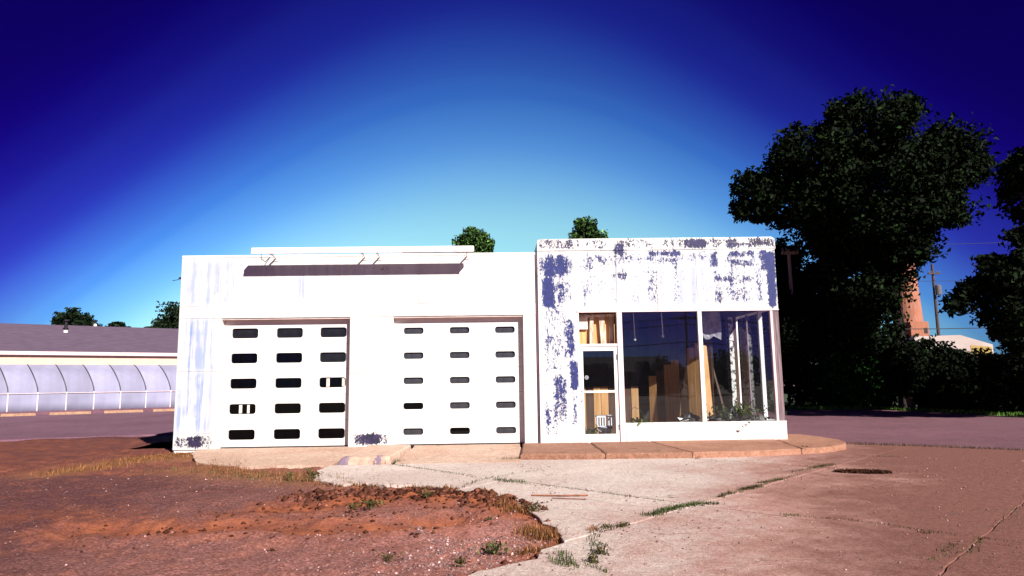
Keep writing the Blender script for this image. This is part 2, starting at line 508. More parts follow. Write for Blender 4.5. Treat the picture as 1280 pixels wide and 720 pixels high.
vary(M['poly'], 0.35)
vary(M['plank'], 0.5)
M['rib'] = simple('dark_rib_metal', (0.07, 0.055, 0.075), None, 6, 0.5, 0.3)
M['cream'] = simple('cream_fascia', (0.62, 0.42, 0.30), (0.52, 0.34, 0.25), 3, 0.6)
M['gutter'] = simple('pale_gutter', (0.66, 0.52, 0.50), (0.56, 0.42, 0.42), 3, 0.5)
M['shingle'] = simple('purple_grey_shingle', (0.105, 0.068, 0.105), (0.070, 0.044, 0.070), 3, 0.95, stretch=(0.5, 3, 3), bmp=0.5)
M['yellow_conc'] = simple('yellowed_concrete', (0.33, 0.19, 0.105), (0.22, 0.115, 0.075), 5, 0.8)
M['vent'] = simple('dark_vent_pipe', (0.02, 0.015, 0.02), None, 5, 0.6, 0.5)
M['flash'] = simple('white_flashing', (0.7, 0.66, 0.66), None, 5, 0.5)
M['pole_wood'] = simple('utility_pole_wood', (0.075, 0.045, 0.04), None, 4, 0.9, stretch=(4, 4, 0.3))
M['pole_pale'] = simple('pale_pole_wood', (0.40, 0.27, 0.22), None, 4, 0.9, stretch=(4, 4, 0.3))
M['wire'] = simple('black_wire', (0.01, 0.01, 0.012), None, 5, 0.7)
M['insul'] = simple('glazed_insulator', (0.15, 0.13, 0.14), None, 5, 0.3)
M['shed_white'] = simple('pale_metal_wall', (0.62, 0.52, 0.48), (0.50, 0.38, 0.34), 0.6, 0.6)
M['ochre'] = simple('ochre_patch_paint', (0.55, 0.36, 0.10), None, 1, 0.7)
M['house'] = simple('house_siding', (0.30, 0.26, 0.24), None, 1.5, 0.8)
M['house_roof'] = simple('house_shingle', (0.06, 0.05, 0.05), None, 2, 0.95)
M['stone'] = leaf_mat('pale_gravel', (0.27, 0.165, 0.155))


def brick_mat():
    mt, nt, bs = new_mat('chimney_brick')
    v = coords(nt)
    b = N(nt, 'ShaderNodeTexBrick')
    b.inputs['Color1'].default_value = (0.36, 0.125, 0.07, 1)
    b.inputs['Color2'].default_value = (0.28, 0.090, 0.05, 1)
    b.inputs['Mortar'].default_value = (0.30, 0.18, 0.14, 1)
    b.inputs['Scale'].default_value = 3.0
    nt.links.new(v, b.inputs['Vector'])
    nt.links.new(mixc(nt, 0.35, b.outputs['Color'], ramp(nt, noise(nt, v, 0.6, 5), [(0.3, (0.20, 0.07, 0.04)), (0.7, (0.40, 0.16, 0.09))])), bs.inputs['Base Color'])
    bs.inputs['Roughness'].default_value = 0.9
    return mt


M['brick'] = brick_mat()


# ------------------------------------------------------------------ mesh helpers
class MB:
    def __init__(self):
        self.v = []
        self.f = []
        self.mi = []

    def add(self, vs, fs, mi=0):
        o = len(self.v)
        self.v += [tuple(p) for p in vs]
        self.f += [tuple(i + o for i in f) for f in fs]
        self.mi += [mi] * len(fs)

    def box(self, x0, x1, y0, y1, z0, z1, mi=0):
        self.add([(x0, y0, z0), (x1, y0, z0), (x1, y1, z0), (x0, y1, z0), (x0, y0, z1), (x1, y0, z1), (x1, y1, z1), (x0, y1, z1)],
                 [(0, 3, 2, 1), (4, 5, 6, 7), (0, 1, 5, 4), (1, 2, 6, 5), (2, 3, 7, 6), (3, 0, 4, 7)], mi)

    def obox(self, c, ax, ay, az, hx, hy, hz, mi=0):
        """oriented box: centre, axes, half sizes"""
        c, ax, ay, az = Vector(c), Vector(ax).normalized(), Vector(ay).normalized(), Vector(az).normalized()
        vs = []
        for sz in (-1, 1):
            for sx, sy in ((-1, -1), (1, -1), (1, 1), (-1, 1)):
                vs.append(c + ax * hx * sx + ay * hy * sy + az * hz * sz)
        self.add(vs, [(0, 3, 2, 1), (4, 5, 6, 7), (0, 1, 5, 4), (1, 2, 6, 5), (2, 3, 7, 6), (3, 0, 4, 7)], mi)

    def tube(self, pts, rad, n=8, mi=0, cap=True):
        pts = [Vector(p) for p in pts]
        if not isinstance(rad, (list, tuple)):
            rad = [rad] * len(pts)
        vs, fs = [], []
        prev = None
        for i, p in enumerate(pts):
            d = (pts[min(i + 1, len(pts) - 1)] - pts[max(i - 1, 0)]).normalized()
            ref = prev if prev is not None else (Vector((1, 0, 0)) if abs(d.x) < 0.9 else Vector((0, 1, 0)))
            u = (ref - d * ref.dot(d)).normalized()
            prev = u
            w = d.cross(u)
            for k in range(n):
                a = 2 * math.pi * k / n
                vs.append(p + (u * math.cos(a) + w * math.sin(a)) * rad[i])
        for i in range(len(pts) - 1):
            for k in range(n):
                fs.append((i * n + k, i * n + (k + 1) % n, (i + 1) * n + (k + 1) % n, (i + 1) * n + k))
        if cap:
            fs.append(tuple(reversed(range(n))))
            fs.append(tuple((len(pts) - 1) * n + k for k in range(n)))
        self.add(vs, fs, mi)

    def lathe(self, prof, n=16, c=(0, 0, 0), mi=0):
        vs, fs = [], []
        for r, z in prof:
            for k in range(n):
                a = 2 * math.pi * k / n
                vs.append((c[0] + r * math.cos(a), c[1] + r * math.sin(a), c[2] + z))
        for i in range(len(prof) - 1):
            for k in range(n):
                fs.append((i * n + k, i * n + (k + 1) % n, (i + 1) * n + (k + 1) % n, (i + 1) * n + k))
        fs.append(tuple(reversed(range(n))))
        fs.append(tuple((len(prof) - 1) * n + k for k in range(n)))
        self.add(vs, fs, mi)

    def mesh(self, name, mats, smooth=False):
        me = bpy.data.meshes.new(name)
        me.from_pydata(self.v, [], self.f)
        for mt in (mats if isinstance(mats, (list, tuple)) else [mats]):
            me.materials.append(mt)
        if any(self.mi):
            me.polygons.foreach_set('material_index', self.mi)
        if smooth:
            me.polygons.foreach_set('use_smooth', [True] * len(me.polygons))
        me.update()
        return me

    def build(self, name, mats, parent=None, smooth=False, bevel=0.0, loc=None):
        me = self.mesh(name, mats, smooth)
        if bevel:
            bm = bmesh.new()
            bm.from_mesh(me)
            bmesh.ops.bevel(bm, geom=bm.edges[:], offset=bevel, segments=1, affect='EDGES', clamp_overlap=True)
            bm.to_mesh(me)
            bm.free()
        return link(name, me, parent, loc)


def link(name, data, parent=None, loc=None):
    o = bpy.data.objects.new(name, data)
    COL.objects.link(o)
    if parent is not None:
        o.parent = parent
    if loc is not None:
        o.location = loc
    return o


def empty(name, loc=(0, 0, 0), rz=0.0):
    o = link(name, None)
    o.location = loc
    o.rotation_euler = (0, 0, rz)
    o.empty_display_size = 0.3
    return o


def tag(o, label=None, cat=None, group=None, kind=None):
    if label:
        o['label'] = label
    if cat:
        o['category'] = cat
    if group:
        o['group'] = group
    if kind:
        o['kind'] = kind
    return o


def np_mesh(name, verts, quads, mats, mat_idx=None, tri=False):
    me = bpy.data.meshes.new(name)
    k = 3 if tri else 4
    nv, nf = len(verts), len(quads)
    me.vertices.add(nv)
    me.vertices.foreach_set('co', np.ascontiguousarray(verts, dtype=np.float32).ravel())
    me.loops.add(nf * k)
    me.loops.foreach_set('vertex_index', np.ascontiguousarray(quads, dtype=np.int32).ravel())
    me.polygons.add(nf)
    me.polygons.foreach_set('loop_start', np.arange(0, nf * k, k, dtype=np.int32))
    me.polygons.foreach_set('loop_total', np.full(nf, k, dtype=np.int32))
    for mt in (mats if isinstance(mats, (list, tuple)) else [mats]):
        me.materials.append(mt)
    if mat_idx is not None:
        me.polygons.foreach_set('material_index', np.ascontiguousarray(mat_idx, dtype=np.int32))
    me.update(calc_edges=True)
    me.validate()
    return me


# ------------------------------------------------------------------ ground
def vnoise(x, y, s, seed=0):
    """cheap smooth value noise on numpy arrays"""
    r = np.random.default_rng(seed)
    tab = r.random((64, 64))
    x = x * s
    y = y * s
    xi = np.floor(x).astype(int)
    yi = np.floor(y).astype(int)
    fx = x - xi
    fy = y - yi
    fx = fx * fx * (3 - 2 * fx)
    fy = fy * fy * (3 - 2 * fy)
    a = tab[xi % 64, yi % 64]
    b = tab[(xi + 1) % 64, yi % 64]
    c = tab[xi % 64, (yi + 1) % 64]
    d = tab[(xi + 1) % 64, (yi + 1) % 64]
    return (a * (1 - fx) + b * fx) * (1 - fy) + (c * (1 - fx) + d * fx) * fy


mb = MB()
mb.add([(-900, -900, -0.30), (900, -900, -0.30), (900, 900, -0.30), (-900, 900, -0.30)], [(0, 1, 2, 3)])
tag(mb.build('ground', M['terrain']), 'flat reddish brown ground stretching to the horizon', kind='structure')


def sheet(name, pts, z, mat, label, thick=0.25):
    mb = MB()
    n = len(pts)
    mb.add([(p[0], p[1], z) for p in pts] + [(p[0], p[1], z - thick) for p in pts],
           [tuple(range(n))] + [(i, i + n, (i + 1) % n + n, (i + 1) % n) for i in range(n)])
    o = mb.build(name, mat)
    return tag(o, label, kind='structure')


# dirt part of the lot, with ruts and lumps: left side and foreground
DIRT_EDGE = [(-3.53, 12.68), (-3.17, 11.41), (-2.63, 11.0), (-1.48, 10.73), (-0.77, 10.12), (-0.25, 9.45), (0.15, 8.39),
             (0.32, 7.91), (0.42, 7.29), (0.42, 6.82), (0.11, 6.27), (-0.35, 5.71)]


def seg_d(X, Y, a, b):
    ax, ay = a
    bx, by = b
    dx, dy = bx - ax, by - ay
    t = np.clip(((X - ax) * dx + (Y - ay) * dy) / (dx * dx + dy * dy), 0, 1)
    return np.hypot(X - ax - t * dx, Y - ay - t * dy)


def poly_d(X, Y, pts):
    d = np.full(X.shape, 1e9)
    for a, b in zip(pts[:-1], pts[1:]):
        d = np.minimum(d, seg_d(X, Y, a, b))
    return d


def gp(*px):
    return [(G(a, b).x, G(a, b).y) for a, b in px]


SOIL1 = gp((300, 640), (350, 632), (420, 626), (500, 622), (590, 624), (655, 640))
SOIL2 = gp((120, 658), (230, 660), (300, 655), (400, 658), (480, 655), (560, 648))
SOIL3 = gp((0, 640), (80, 640), (180, 648))
HEAP = gp((380, 622), (470, 618), (560, 620), (600, 624), (650, 632))
DRYB = gp((60, 590), (140, 578), (180, 574), (250, 572), (265, 570))
DRYC = gp((240, 585), (330, 592), (400, 597), (450, 600))
GRAVEL = gp((480, 680), (560, 668), (640, 655), (600, 690), (500, 705))


def dirt_height(X, Y):
    h = -0.045 + (vnoise(X, Y, 1.3, 1) - 0.5) * 0.05 + (vnoise(X, Y, 4.1, 2) - 0.5) * 0.028 + (vnoise(X, Y, 8.0, 3) - 0.5) * 0.036 + (vnoise(X, Y, 17.0, 4) - 0.5) * 0.022
    d1 = poly_d(X, Y, HEAP)
    lump = vnoise(X, Y, 5.5, 5) * 0.6 + vnoise(X, Y, 13.0, 6) * 0.4
    h += np.exp(-(d1 / 0.42) ** 2) * (0.02 + 0.10 * lump)
    d2 = poly_d(X, Y, SOIL2)
    h += -np.exp(-((d2) / 0.30) ** 2) * 0.05 + np.exp(-((d2 - 0.5) / 0.22) ** 2) * 0.055 * (0.5 + lump)
    d3 = poly_d(X, Y, DIRT_EDGE)
    h += np.exp(-(d3 / 0.18) ** 2) * 0.035 * (lump * 1.6 - 0.5)
    return h


def dirt_grid(name, x0, x1, y0, y1, step, label, drop=0.0):
    nx = int((x1 - x0) / step) + 1
    ny = int((y1 - y0) / step) + 1
    X, Y = np.meshgrid(np.linspace(x0, x1, nx), np.linspace(y0, y1, ny))
    Z = dirt_height(X, Y) - drop
    # stay under the concrete
    ex = np.interp(Y, [p[1] for p in reversed(DIRT_EDGE)], [p[0] for p in reversed(DIRT_EDGE)])
    under = np.clip((X - ex - 0.0) / 0.25, 0, 1) * (Y < 13.6) * (Y > 5.0)
    Z = Z - under * 0.12
    # rises gently to the garage step
    rise = np.clip((Y - 13.2) / 3.2, 0, 1) * (Y < 17.5) * (X > -9.5)
    Z = Z + rise * 0.055 - ((Y > 13.55) & (X > np.interp(Y, [13.5, 14.1, 15.4, 16.25], [-5.0, -6.1, -6.8, -7.05]))) * 0.10
    V = np.stack([X, Y, Z], -1).reshape(-1, 3)
    i = np.arange((ny - 1) * nx).reshape(ny - 1, nx)[:, :-1].ravel()
    Q = np.stack([i, i + 1, i + nx + 1, i + nx], -1)
    me = np_mesh(name, V, Q, M['dirt'])
    me.polygons.foreach_set('use_smooth', [True] * len(me.polygons))
    x, y = X.ravel(), Y.ravel()
    soil = np.maximum.reduce([np.exp(-(poly_d(x, y, SOIL1) / 0.50) ** 2), 0.9 * np.exp(-(poly_d(x, y, SOIL2) / 0.55) ** 2),
                              0.45 * np.exp(-(poly_d(x, y, SOIL3) / 0.5) ** 2),
                              0.85 * np.exp(-(poly_d(x, y, DIRT_EDGE) / 0.20) ** 2), 0.35 * (y > 12.6) * (y < 22) * np.ones_like(x)])
    grav = np.exp(-(poly_d(x, y, GRAVEL) / 0.9) ** 2)
    dry = np.maximum(np.exp(-(poly_d(x, y, DRYB) / 0.6) ** 2), np.exp(-(poly_d(x, y, DRYC) / 0.7) ** 2))
    at = me.attributes.new('soil', 'FLOAT_COLOR', 'POINT')
    at.data.foreach_set('color', np.stack([soil, grav, dry * 0.85, np.ones_like(x)], -1).astype(np.float32).ravel())
    o = link(name, me)
    return tag(o, label, kind='structure')


dirt_grid('dirt_ground', -10.0, 2.0, 3.0, 17.6, 0.04, 'rutted orange brown dirt and gravel in the broken part of the lot')
dirt_grid('dirt_verge', -40.0, -9.98, 0.0, 26.0, 0.4, 'dark gravelly dirt left of the station', 0.01)

LANE_F = [(10.27, 14.35), (7.81, 16.64)]
sheet('side_road', gp((-420, 585), (0, 549.5), (100, 545.5), (170, 543), (215, 541)) + [(-2, 30), (-2, 60), (-20, 62), (-60, 40), (-60, 20)], -0.012, M['asphalt'],
      'purple grey worn asphalt lane in front of the greenhouse')
sheet('side_lane', [(7.75, 16.72), (10.27, 14.37), (24, 1.6), (40, 1.6), (40, 18), (24, 20.0), (18.3, 25.3), (17.9, 29.4), (17.15, 33.1), (13.0, 33.9), (-1, 36), (-1, 24), (6.0, 18.2)],
      -0.004, M['lane'], 'grey paved lane running behind the station towards the big tree')
sheet('lawn', [(-1, 36), (13.0, 33.9), (17.15, 33.1), (17.9, 29.4), (18.3, 25.3), (24, 20.0), (40, 18), (120, 20), (120, 140), (-60, 140), (-20, 62), (-2, 60)],
      0.0, M['lawn'], 'mown green lawn strip under the trees behind the lane')


def jit(x, y, amp):
    return (Vector((math.sin(x * 3.1 + y * 5.3) + math.sin(x * 9.7 - y * 7.1) * 0.6 + math.sin(x * 23.1 + y * 19.7) * 0.35,
                    math.cos(x * 4.3 - y * 2.9) + math.cos(x * 8.1 + y * 10.3) * 0.6 + math.cos(x * 21.0 - y * 25.0) * 0.35, 0)) * amp * 0.5)


def slabs(parent, name, poly, cuts, zf, matf, gap=0.006, amp=0.022, thick=0.09, seg=0.14, dz=0.004, round_edge=0.007):
    """cut a polygon along joint lines and build each slab with worn, uneven edges"""
    bm = bmesh.new()
    bm.faces.new([bm.verts.new((p[0], p[1], 0)) for p in poly])
    bm.normal_update()
    for a, b in cuts:
        d = Vector((b[0] - a[0], b[1] - a[1], 0))
        n = Vector((-d.y, d.x, 0)).normalized()
        bmesh.ops.bisect_plane(bm, geom=bm.verts[:] + bm.edges[:] + bm.faces[:], plane_co=(a[0], a[1], 0), plane_no=n, dist=1e-4)
    out = []
    polys = [[v.co.copy() for v in f.verts] for f in bm.faces]
    bm.free()
    for P in polys:
        Q = []
        for i in range(len(P)):
            a, b = P[i], P[(i + 1) % len(P)]
            # sample along a canonical direction so both sides of a joint wobble alike
            n = max(1, int((b - a).length / seg))
            for k in range(n):
                q = a.lerp(b, k / n)
                if a.y < 2.2 and b.y < 2.2 and k:
                    continue
                rag = 4.0 if name == 'slab' and poly is lot and min(seg_d(q.x, q.y, e0, e1) for e0, e1 in zip(DIRT_EDGE[:-1], DIRT_EDGE[1:])) < 0.02 else 1.0
                Q.append(q + jit(q.x * (1 + 0.3 * (rag > 1)), q.y, amp * rag))
        b2 = bmesh.new()
        f = b2.faces.new([b2.verts.new(q) for q in Q])
        b2.normal_update()
        if f.normal.z < 0:
            f.normal_flip()
        if f.calc_area() < 0.02:
            b2.free()
            continue
        b2.normal_update()
        r = bmesh.ops.inset_individual(b2, faces=[f], thickness=gap, use_even_offset=True)
        bmesh.ops.delete(b2, geom=r['faces'], context='FACES')
        f = max(b2.faces, key=lambda g: g.calc_area())
        r = bmesh.ops.inset_individual(b2, faces=[f], thickness=round_edge, use_even_offset=True)
        f = max(b2.faces, key=lambda g: g.calc_area())
        inner = set(v.index for v in f.verts)
        b2.verts.index_update()
        inner = set(v.index for v in f.verts)
        cx = sum(v.co.x for v in f.verts) / len(f.verts)
        cy = sum(v.co.y for v in f.verts) / len(f.verts)
        off = random.uniform(-dz, dz)
        sx, sy = random.uniform(-dz, dz) * 0.5, random.uniform(-dz, dz) * 0.5
        outer = [e for e in b2.edges if e.is_boundary]
        ex = bmesh.ops.extrude_edge_only(b2, edges=outer)
        low = [g for g in ex['geom'] if isinstance(g, bmesh.types.BMVert)]
        lowset = set(low)
        for v in b2.verts:
            z = zf(v.co.x, v.co.y) + off + sx * (v.co.x - cx) + sy * (v.co.y - cy)
            if v in lowset:
                v.co.z = z - thick
            elif v.index in inner and v.index >= 0:
                v.co.z = z
            else:
                v.co.z = z - round_edge * 0.7
        bmesh.ops.recalc_face_normals(b2, faces=b2.faces[:])
        me = bpy.data.meshes.new(name)
        b2.to_mesh(me)
        b2.free()
        me.materials.append(matf(cx, cy))
        out.append(link(name, me, parent))
    return out


# the concrete lot
mb = MB()
lot = DIRT_EDGE + [(-1.0, 5.0), (-2.2, 2.0), (23.5, 2.0), (10.27, 14.35), (7.6, 16.83), (0.1, 16.0), (0.1, 13.5), (-3.5, 13.5)]
cen = (4, 9)
inn = [(p[0] + (cen[0] - p[0]) * 0.012, p[1] + (cen[1] - p[1]) * 0.012) for p in lot]
n_ = len(inn)
mb.add([(p[0], p[1], -0.035) for p in inn] + [(p[0], p[1], -0.28) for p in inn], [tuple(range(n_))] + [(i, i + n_, (i + 1) % n_ + n_, (i + 1) % n_) for i in range(n_)])
lot_o = tag(mb.build('concrete_lot', M['subsoil']), 'cracked concrete forecourt in front of the station', kind='structure')


def lot_mat(x, y):
    return M['concrete']


CUT_A = ((-2.32, 13.51), (2.04, 8.9))
CUT_C = ((0.76, 7.18), (5.96, 12.76))
CUT_E = ((6.06, 8.57), (3.19, 5.53))
CUT_B = ((-0.84, 10.2), (1.8, 13.67))
CUT_F = ((3.35, 13.76), (7.53, 10.59))
CUT_E2 = ((10.0, 8.6), (6.4, 4.8))
slabs(lot_o, 'slab', lot, [CUT_A, CUT_C, CUT_E, CUT_B, CUT_F, CUT_E2], lambda x, y: 0.0, lot_mat)

# aprons in front of the garage doors, sloping up to the sill
def apron_z(x, y):
    yb = DIST + x * math.tan(YAW)
    return 0.085 * min(1, max(0, (y - 13.5) / (yb - 13.5)))


mb = MB()
mb.add([(-5.1, 13.62, -0.04), (-3.6, 13.62, -0.04), (-3.6, 16.4, 0.03), (-7.0, 16.3, 0.03), (-2.2, 13.62, -0.04), (0.05, 13.62, -0.04), (0.05, 16.4, 0.03), (-2.2, 16.4, 0.03)],
       [(0, 1, 2, 3), (4, 5, 6, 7)])
ap = tag(mb.build('driveway_apron', M['subsoil']), 'sloping concrete aprons leading up to the two garage doors', kind='structure')
slabs(ap, 'slab', [(-7.25, 16.25), (-7.0, 15.4), (-6.3, 14.1), (-5.2, 13.5), (-3.46, 13.52), (-3.46, 16.45), (-7.25, 16.36)], [], apron_z, lambda x, y: M['apron'], amp=0.03, dz=0.0)
slabs(ap, 'slab', [(-2.3, 13.53), (0.14, 13.53), (0.14, 16.52), (-2.3, 16.47)], [], apron_z, lambda x, y: M['apron'], dz=0.0)

# raised sidewalk along the show window
WALK_Z = 0.11
arc = [(5.69, 14.19), (6.2, 14.38), (6.7, 14.72), (7.05, 15.12), (7.3, 15.6), (7.42, 16.2), (7.4, 17.0), (7.2, 18.0)]
walk = [(0.12, 13.9), (1.7, 13.80), (3.4, 13.76), (4.7, 13.92)] + arc + [(6.0, 18.0), (6.0, 16.6), (0.2, 16.5)]
mb = MB()
wi = [(p[0] + (3.6 - p[0]) * 0.02, p[1] + (15.3 - p[1]) * 0.03) for p in walk]
n_ = len(wi)
mb.add([(p[0], p[1], 0.06) for p in wi] + [(p[0], p[1], -0.1) for p in wi], [tuple(range(n_))] + [(i, i + n_, (i + 1) % n_ + n_, (i + 1) % n_) for i in range(n_)])
wk = tag(mb.build('sidewalk', M['subsoil']), 'raised concrete sidewalk with rounded kerb corner below the show window', kind='structure')
slabs(wk, 'slab', walk, [((1.78, 13.0), (1.74, 17.0)), ((3.5, 13.4), (3.1, 16.5)), ((5.72, 14.0), (6.05, 16.4))], lambda x, y: WALK_Z, lambda x, y: M['walk'],
      amp=0.016, thick=0.2, dz=0.004, round_edge=0.03, gap=0.008)

# painted kerb block between the doors
mb = MB()
kx0, kx1, ky0, ky1 = -3.42, -2.36, 13.62, 16.36
mb.add([(kx0, ky0, -0.05), (kx1, ky0, -0.05), (kx1, ky1, -0.05), (kx0, ky1, -0.05),
        (kx0 + 0.10, ky0 + 0.07, 0.115), (kx1 - 0.04, ky0 + 0.06, 0.125), (kx1 - 0.02, ky1, 0.115), (kx0 + 0.06, ky1, 0.115)],
       [(0, 3, 2, 1), (4, 5, 6, 7), (0, 1, 5, 4), (1, 2, 6, 5), (2, 3, 7, 6), (3, 0, 4, 7)])
ko = mb.build('kerb', M['kerb_paint'], bevel=0.025)
tag(ko, 'chipped kerb block with purple paint remnants between the garage doors', 'kerb')

# ------------------------------------------------------------------ service station
ST = empty('service_station', station_world(0, 0, 0), YAW)
tag(ST, 'abandoned white service station with two garage doors and a corner show window', 'gas station')


def add(mb, name, mat, parent=ST, **kw):
    return mb.build(name, mat, parent, **kw)


def blob(x, z, x0, x1, z0, z1, s=0.08):
    def sm(v, a, b):
        return min(1, max(0, (v - a) / s)) * min(1, max(0, (b - v) / s))
    return sm(x, x0 - s / 2, x1 + s / 2) * sm(z, z0 - s / 2, z1 + s / 2)


# paint loss, from the photograph: (x0, x1, z0, z1, amount, dark)
PEEL = [
    (0.68, 1.42, 3.9, 4.5, 0.62, 0.0), (0.68, 1.0, 3.2, 3.95, 0.66, 0.0), (1.0, 1.42, 3.25, 3.95, 0.52, 0.0),
    (1.08, 1.50, 2.0, 3.05, 0.50, 0.0), (1.25, 1.5, 1.3, 2.0, 0.60, 0.0), (0.75, 1.08, 1.7, 2.6, 0.36, 0.1),
    (0.85, 1.35, 0.5, 1.7, 0.50, 0.1), (1.3, 1.5, 0.5, 1.2, 0.35, 0.0), (0.7, 0.9, 0.45, 0.9, 0.33, 0.0),
    (0.60, 1.5, 4.57, 4.86, 0.38, 0.8), (1.5, 3.9, 4.57, 4.86, 0.30, 0.8), (2.35, 2.7, 4.4, 4.75, 0.50, 0.5),
    (3.9, 6.27, 4.57, 4.86, 0.38, 0.8), (4.05, 4.65, 4.58, 4.84, 0.60, 0.7), (5.05, 5.75, 4.57, 4.75, 0.60, 0.6), (5.6, 6.2, 4.6, 4.85, 0.5, 0.9),
    (1.55, 2.0, 4.0, 4.5, 0.44, 0.2), (1.55, 2.0, 3.4, 4.0, 0.33, 0.4), (2.0, 2.5, 4.1, 4.5, 0.33, 0.3), (2.35, 2.75, 3.85, 4.05, 0.44, 0.4),
    (3.2, 4.05, 4.40, 4.55, 0.62, 0.2), (3.3, 4.0, 4.2, 4.42, 0.42, 0.2), (3.8, 3.95, 3.9, 4.3, 0.4, 0.2),
    (1.5, 5.9, 4.2, 4.56, 0.30, 0.2), (1.5, 6.0, 3.2, 4.2, 0.20, 0.2), (0.62, 1.5, 0.2, 4.5, 0.24, 0.1), (5.0, 6.0, 3.2, 4.3, 0.28, 0.2),
    (4.65, 4.9, 4.1, 4.5, 0.50, 0.2), (5.15, 5.75, 4.35, 4.55, 0.64, 0.2), (5.15, 5.75, 4.1, 4.36, 0.52, 0.2),
    (4.7, 5.7, 3.78, 3.92, 0.47, 0.3), (5.4, 5.72, 3.74, 3.95, 0.58, 0.3), (5.2, 5.75, 3.2, 3.78, 0.36, 0.3), (4.7, 4.95, 3.25, 3.6, 0.42, 0.3),
    (5.85, 6.1, 4.0, 4.56, 0.55, 0.0), (6.02, 6.24, 3.15, 4.5, 0.68, 0.0), (6.05, 6.2, 3.15, 3.9, 0.8, 0.0),
    (-5.0, -2.4, 4.20, 4.27, 0.46, 0.6), (-6.2, -5.0, 4.2, 4.27, 0.40, 0.3),
    (-7.78, -6.9, 0.08, 0.40, 0.44, 1.0), (-7.5, -7.12, 0.10, 0.40, 0.62, 1.0), (-3.76, -2.86, 0.10, 0.40, 0.52, 0.95), (-3.5, -3.0, 0.14, 0.40, 0.58, 0.95),
]
# washed-out blue streaks
STREAK = [(-7.8, -7.0, 0.45, 1.85, 0.85), (-7.8, -6.9, 1.85, 3.08, 0.75), (-7.66, -7.36, 0.6, 3.0, 1.0), (-7.8, -6.4, 3.4, 4.5, 0.6), (-7.4, -6.9, 3.38, 3.65, 0.7),
          (-6.6, -3.0, 3.38, 4.5, 0.16), (-5.1, -4.85, 3.4, 4.1, 0.7), (1.5, 6.0, 3.2, 4.5, 0.40), (3.4, 4.6, 3.2, 4.2, 0.5), (0.65, 1.5, 0.2, 4.5, 0.25)]


def wall_panel(x0, x1, z0, z1, yf, th=0.03, step=0.07, name='wall_panel', gap=0.0022, parent=ST):
    x0, x1, z0, z1 = x0 + gap, x1 - gap, z0 + gap, z1 - gap
    rim = 0.012
    has = any(x1 > p[0] - .1 and x0 < p[1] + .1 and z1 > p[2] - .1 and z0 < p[3] + .1 for p in PEEL + STREAK)
    nx = max(1, int((x1 - x0 - 2 * rim) / step)) if has else 1
    nz = max(1, int((z1 - z0 - 2 * rim) / step)) if has else 1
    xs = [x0] + [x0 + rim + (x1 - x0 - 2 * rim) * i / nx for i in range(nx + 1)] + [x1]
    zs = [z0] + [z0 + rim + (z1 - z0 - 2 * rim) * i / nz for i in range(nz + 1)] + [z1]
    V, F = [], []
    for j, z in enumerate(zs):
        for i, x in enumerate(xs):
            e = i in (0, len(xs) - 1) or j in (0, len(zs) - 1)
            V.append((x, yf + (0.0025 if e else 0), z))
    w = len(xs)
    for j in range(len(zs) - 1):
        for i in range(w - 1):
            F.append((j * w + i, j * w + i + 1, (j + 1) * w + i + 1, (j + 1) * w + i))
    ring = [i for i in range(w)] + [j * w + w - 1 for j in range(1, len(zs))] + [(len(zs) - 1) * w + i for i in range(w - 2, -1, -1)] + [j * w for j in range(len(zs) - 2, 0, -1)]
    o = len(V)
    V += [(V[r][0], yf + th, V[r][2]) for r in ring]
    k = len(ring)
    for a in range(k):
        F.append((ring[a], o + a, o + (a + 1) % k, ring[(a + 1) % k]))
    me = bpy.data.meshes.new(name)
    me.from_pydata(V, [], F)
    me.materials.append(M['panel'])
    at = me.attributes.new('wear', 'FLOAT_COLOR', 'POINT')
    cols = []
    for x, y, z in V:
        r = b = g = 0.0
        for p in PEEL:
            f = blob(x, z, *p[:4], 0.30 if min(p[1] - p[0], p[3] - p[2]) > 0.35 else 0.14)
            if f * (p[4] + 0.11) > r:
                r = f * (p[4] + 0.11)
                b = p[5]
        for s in STREAK:
            g = max(g, blob(x, z, *s[:4], 0.2) * s[4])
        cols += [r, g, b, 1]
    at.data.foreach_set('color', cols)
    me.update()
    return link(name, me, parent)


GB = 0.07  # garage base height
D1, D2 = (-6.82, -3.82), (-2.81, 0.25)
HZ = 3.05
# masonry behind the panels
mb = MB()
mb.box(-7.79, D1[0], 0.03, 0.36, -0.1, HZ)
mb.box(D1[1], D2[0], 0.03, 0.36, -0.1, HZ)
mb.box(D2[1], 0.56, 0.03, 0.36, -0.1, HZ)
mb.box(-7.79, 0.56, 0.03, 0.36, HZ, 4.52)
mb.box(-7.79, -7.5, 0.36, 9.0, -0.1, 4.5)
mb.box(-7.5, 6.2, 8.7, 9.0, -0.1, 4.5)
add(mb, 'wall', M['white'])
mb = MB()
mb.box(-7.49, 0.55, 0.37, 8.69, 4.2, 4.32)
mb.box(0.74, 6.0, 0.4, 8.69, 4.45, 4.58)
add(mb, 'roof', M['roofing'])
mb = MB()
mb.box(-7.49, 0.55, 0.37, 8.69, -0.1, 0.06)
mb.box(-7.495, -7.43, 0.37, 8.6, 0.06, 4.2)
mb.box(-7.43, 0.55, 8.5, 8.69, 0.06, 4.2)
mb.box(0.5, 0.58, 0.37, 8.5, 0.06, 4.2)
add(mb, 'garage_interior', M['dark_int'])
mb = MB()
mb.box(-7.815, 0.57, -0.003, 0.38, 4.522, 4.585)
add(mb, 'coping', M['white'], bevel=0.012)
